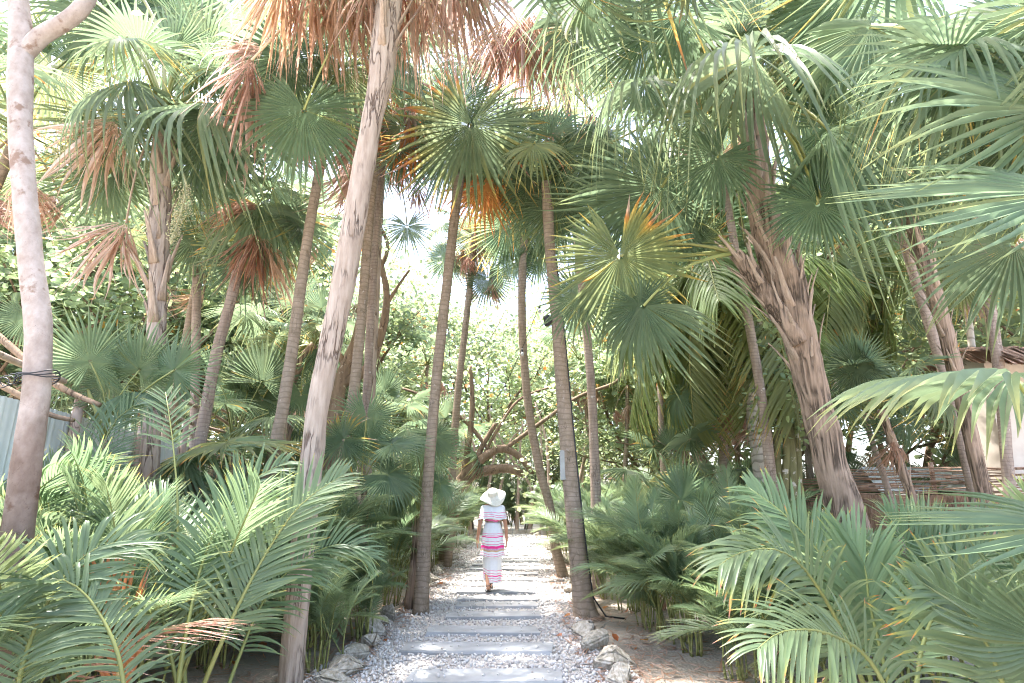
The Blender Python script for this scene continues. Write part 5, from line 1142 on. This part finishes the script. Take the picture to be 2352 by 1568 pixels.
def cloth(name, prof, mats, bands, seed, wav=.06, nf=16, n=72, dx=lambda z: 0, dy=lambda z: 0, tilt=None, jag=0.):
    """profile rings (z, rx, ry); bands [(z_hi, z_lo, mat index)] coloured by their own faces"""
    zs = [p[0] for p in prof]; ed = sorted(set([b for q in bands for b in q[:2]] + zs + list(np.linspace(zs[0], zs[-1], 26))), reverse=True)
    v = []; f = []; mi = []
    for z in ed:
        for a, b in zip(prof, prof[1:]):
            if a[0] >= z >= b[0]:
                t = (a[0] - z) / max(a[0] - b[0], 1e-6); rx = a[1] + (b[1] - a[1]) * t; ry = a[2] + (b[2] - a[2]) * t
        u = (ed[0] - z) / (ed[0] - ed[-1])
        for k in range(n):
            an = 2 * math.pi * k / n; w = 1 + wav * (.25 + u) * (.6 * math.sin(nf * an + seed + 1.5 * u) + .4 * math.sin(nf * 1.7 * an + 2 * seed))
            zz = z + u * (.010 * math.sin(3 * an + seed) + .006 * math.sin(7 * an)) + (tilt(an) * u if tilt else 0)
            v.append(Vector((dx(z) + rx * w * math.cos(an), dy(z) + ry * w * math.sin(an), zz)))
    for j in range(len(ed) - 1):
        zm = (ed[j] + ed[j + 1]) / 2; m_ = 0
        for hi, lo, mm in bands:
            if hi > zm > lo: m_ = mm
        for k in range(n): f.append((j * n + k, (j + 1) * n + k, (j + 1) * n + (k + 1) % n, j * n + (k + 1) % n)); mi.append(m_)
    o = link(name, mesh(name, v, f, mats, None, mi), PR)
    so = o.modifiers.new('thickness', 'SOLIDIFY'); so.thickness = .004; so.offset = 1
    return o
MT = [M_WHITE, M_PINK, M_HOT, M_PURP, M_OCHR]
def st(*zs, w=.008): return [(z + w / 2, z - w / 2, 1) for z in zs]
cloth('blouse', [(1.392, .172, .092), (1.36, .196, .112), (1.30, .205, .135), (1.22, .222, .15), (1.17, .232, .155)], MT, st(1.275, 1.235, 1.205, w=.009), 1, .045, 11)
cloth('crop_top', [(1.30, .148, .115), (1.20, .132, .105), (1.135, .126, .10)], MT, [(1.165, 1.137, 1)], 2, .01)
cloth('skirt', [(1.115, .118, .098), (1.08, .128, .106), (1.0, .155, .13), (.9, .172, .15), (.75, .185, .165), (.66, .194, .172), (.575, .204, .182)], MT,
      st(.94, .91) + [(.897, .88, 2)] + st(.82, .777) + [(.752, .712, 2), (.712, .688, 3), (.688, .664, 4)] + st(.63, .598), 3, .055, 12, dy=lambda z: .03 * (1.1 - z) * 2)
cloth('skirt_tier', [(.60, .150, .15), (.45, .150, .16), (.3, .152, .17), (.2, .150, .175)], MT, st(.378, .336, .266, .232) + [(.310, .293, 2)], 4, .04, 9, dx=lambda z: .0, dy=lambda z: .045, tilt=lambda a: .035 * math.cos(a - 2.6))
# hat
hat = link('hat', None, PR)
bpy.data.objects.remove(hat)
v = []; f = []; n = 64
prof = [(0, .118), (.03, .116), (.055, .108), (.073, .098), (.081, .094), (.083, .080), (.085, .050), (.088, .020), (.1, .012), (.13, .004), (.165, -.008), (.195, -.024), (.21, -.036)]
for i, (rr, z) in enumerate(prof):
    for k in range(n):
        a = 2 * math.pi * k / n; w = max(0, (rr - .1) / .11)
        v.append(Vector((rr * math.cos(a) * (1 + .05 * w * math.sin(2 * a + .7)), rr * math.sin(a) * (.95 if rr < .1 else 1), z + w * (.026 * math.sin(2 * a + .4) + .02 * math.sin(3 * a + 2.0)))))
for i in range(len(prof) - 1):
    for k in range(n): f.append((i * n + k, i * n + (k + 1) % n, (i + 1) * n + (k + 1) % n, (i + 1) * n + k))
hm = Matrix.Translation((.0, -.015, 1.553)) @ Euler((R(40), R(-5), 0)).to_matrix().to_4x4()
hat = link('hat', mesh('hat', v, f, M_STRAW), PR, hm); so = hat.modifiers.new('thickness', 'SOLIDIFY'); so.thickness = .004
g = Geo(); g.tube([Vector((.0835 * math.cos(a), .0795 * math.sin(a), .03)) for a in np.linspace(0, 2 * math.pi, 40)], .0025, 5, cap=False); 
bnd = mesh('hat_band', [Vector((.0845 * math.cos(a) , .0845 * math.sin(a) * .96, z)) for z in (.022, .062) for a in np.linspace(0, 2 * math.pi, 48, endpoint=False)], [(k, (k + 1) % 48, 48 + (k + 1) % 48, 48 + k) for k in range(48)], flat('cream_ribbon', (.72, .60, .46), .8)); link('hat_band', bnd, hat)
# hair
g = Geo()
g.tube([Vector((0, .01, 1.585)), Vector((0, .0, 1.555)), Vector((0, -.008, 1.51)), Vector((0, -.01, 1.46)), Vector((0, -.01, 1.42)), Vector((0, -.01, 1.395))], [.04, .074, .086, .078, .05, .02], 20)
for k in range(5): g.tube([Vector((-.012 + .006 * k, -.055, 1.46)), Vector((-.016 + .007 * k, -.085, 1.40)), Vector((-.014 + .005 * k, -.11, 1.34)), Vector((-.012 + .003 * k, -.15, 1.28 - .02 * k))], [.006, .005, .004, .002], 5)
link('hair', g.out('hair', M_HAIR), PR)
# eyes
for s in (-1, 1):
    bm = bmesh.new(); bmesh.ops.create_uvsphere(bm, u_segments=10, v_segments=6, radius=.011); e = bpy.data.meshes.new('eye'); bm.to_mesh(e); bm.free(); e.materials.append(M_HAIR); link('eye', e, PR, loc=(s * .03, .110, 1.525))
# sandals
def sandal(heel, toe, up):
    ax = (toe - heel).normalized(); nrm = (up - ax * up.dot(ax)).normalized(); x = ax.cross(nrm); L = (toe - heel).length + .05
    bm = bmesh.new(); bmesh.ops.create_circle(bm, cap_ends=True, segments=28, radius=1)
    for q in bm.verts:
        t = (q.co.y + 1) / 2; w = .034 + .014 * t - .01 * (t - .5) ** 2; c = q.co.x * w * (1.15 if abs(q.co.x) > .3 else 1); y = -.03 + t * (L + .01)
        q.co = heel + x * c + ax * y - nrm * .036
    fc = bmesh.ops.extrude_face_region(bm, geom=bm.faces[:])
    for q in [e for e in fc['geom'] if isinstance(e, bmesh.types.BMVert)]: q.co -= nrm * .022
    bmesh.ops.recalc_face_normals(bm, faces=bm.faces[:])
    me = bpy.data.meshes.new('sandal'); bm.to_mesh(me); bm.free(); me.materials.append(M_BLACK); o = link('sandal', me, PR)
    g = Geo()
    for c0, rr in ((heel + nrm * .03 + ax * .005, .040), (heel + ax * .13 - nrm * .008, .044), (heel + ax * .01 + nrm * .062, .038)):
        g.tube([c0 + x * rr * math.cos(a) + (nrm if rr > .042 else ax) * (rr * .8 * math.sin(a)) for a in np.linspace(0, 2 * math.pi, 21)], .007, 5, cap=False)
    link('strap', g.out('strap', M_BLACK), o)
sandal(bv[[i for i, c in enumerate(bv) if (c - Vector((-.060, -.135, .105))).length < 1e-4][0]], Vector((-.064, .035, .045)), Vector((0, 1, .8)))
sandal(Vector((-.045, .36, .085)), Vector((-.045, .54, .075)), Vector((0, 0, 1)))

# ================================================================== LITTER
r = random.Random(19); V = []; Fc = []; A = []
for k in range(9000):
    y = 3.2 + 12 * r.random() ** 1.6; sd = r.choice((-1, 1)); W = LW if sd < 0 else RW
    x = edge_x(W, y) + sd * (-.25 + abs(r.gauss(0, 1.3))); q = Vector((x, y, .012 + .045 * r.random())); a = r.uniform(0, 6.28); L = r.choice((.02, .03, .05, .09, .16)) * r.uniform(.6, 1.3); w = min(L * .3, .012) * r.uniform(.4, 1.2)
    d = Vector((math.cos(a), math.sin(a), r.uniform(-.2, .2))); n_ = Vector((-math.sin(a), math.cos(a), r.uniform(-.4, .4))); b = len(V)
    V += [q - d * L, q + n_ * w, q + d * L, q - n_ * w]; Fc.append((b, b + 1, b + 2, b + 3)); A += [r.choice((.8, .85, .9, .95, 1.))] * 4
meta(link('leaf_litter', mesh('leaf_litter', V, Fc, M_FAN, A)), 'dry leaf scraps and twigs scattered over the sand', kind='stuff')
g = None
r = random.Random(9)
for k in range(26):
    sd = r.choice((-1, 1)); y = r.uniform(5.2, 12); W = LW if sd < 0 else RW
    x = edge_x(W, y) + sd * r.uniform(-.5, 1.2); z = .035
    V = []; Fc = []; A = []; leaves_into(V, Fc, A, Vector((0, 0, 0)), 1, 0, .11, r, 1.0)
    o = link('fallen_leaf', mesh('fallen_leaf', V, Fc, M_BRD, [.85] * 6), loc=(x, y, z)); o.rotation_euler = (r.uniform(-.4, .4), r.uniform(-.4, .4), r.uniform(0, 6))
    meta(o, 'small dry brown leaf lying on the ground beside the path', 'leaf', 'dry leaves fallen beside the path')

# ================================================================== LIGHT
SUN_EL, SUN_AZ = R(72), R(-62)      # azimuth from +Y towards +X
to_sun = Vector((math.cos(SUN_EL) * math.sin(SUN_AZ), math.cos(SUN_EL) * math.cos(SUN_AZ), math.sin(SUN_EL)))
ld = bpy.data.lights.new('sun', 'SUN'); ld.energy = 2.0; ld.angle = R(.55); ld.color = (1, .98, .955)
so = bpy.data.objects.new('sun', ld); col.objects.link(so); so.rotation_euler = to_sun.to_track_quat('Z', 'Y').to_euler()
wd = bpy.data.worlds.new('World'); scene.world = wd; wd.use_nodes = True
nt = wd.node_tree; bg = nt.nodes['Background']; sk = nt.nodes.new('ShaderNodeTexSky'); sk.sky_type = 'NISHITA'; sk.sun_disc = False
sk.sun_elevation = SUN_EL; sk.sun_rotation = SUN_AZ; sk.air_density = .9; sk.dust_density = 4.0; sk.ozone_density = .8
nt.links.new(sk.outputs[0], bg.inputs[0]); bg.inputs[1].default_value = .15
scene.view_settings.view_transform = 'Standard'; scene.view_settings.look = 'None'; scene.view_settings.gamma = 1; scene.view_settings.exposure = 3.15
cy = scene.cycles; cy.max_bounces = 10; cy.diffuse_bounces = 10; cy.glossy_bounces = 3; cy.transmission_bounces = 6; cy.caustics_reflective = False; cy.sample_clamp_indirect = 6
scene.cycles.filter_width = 1.1
scene.cycles.use_denoising = True
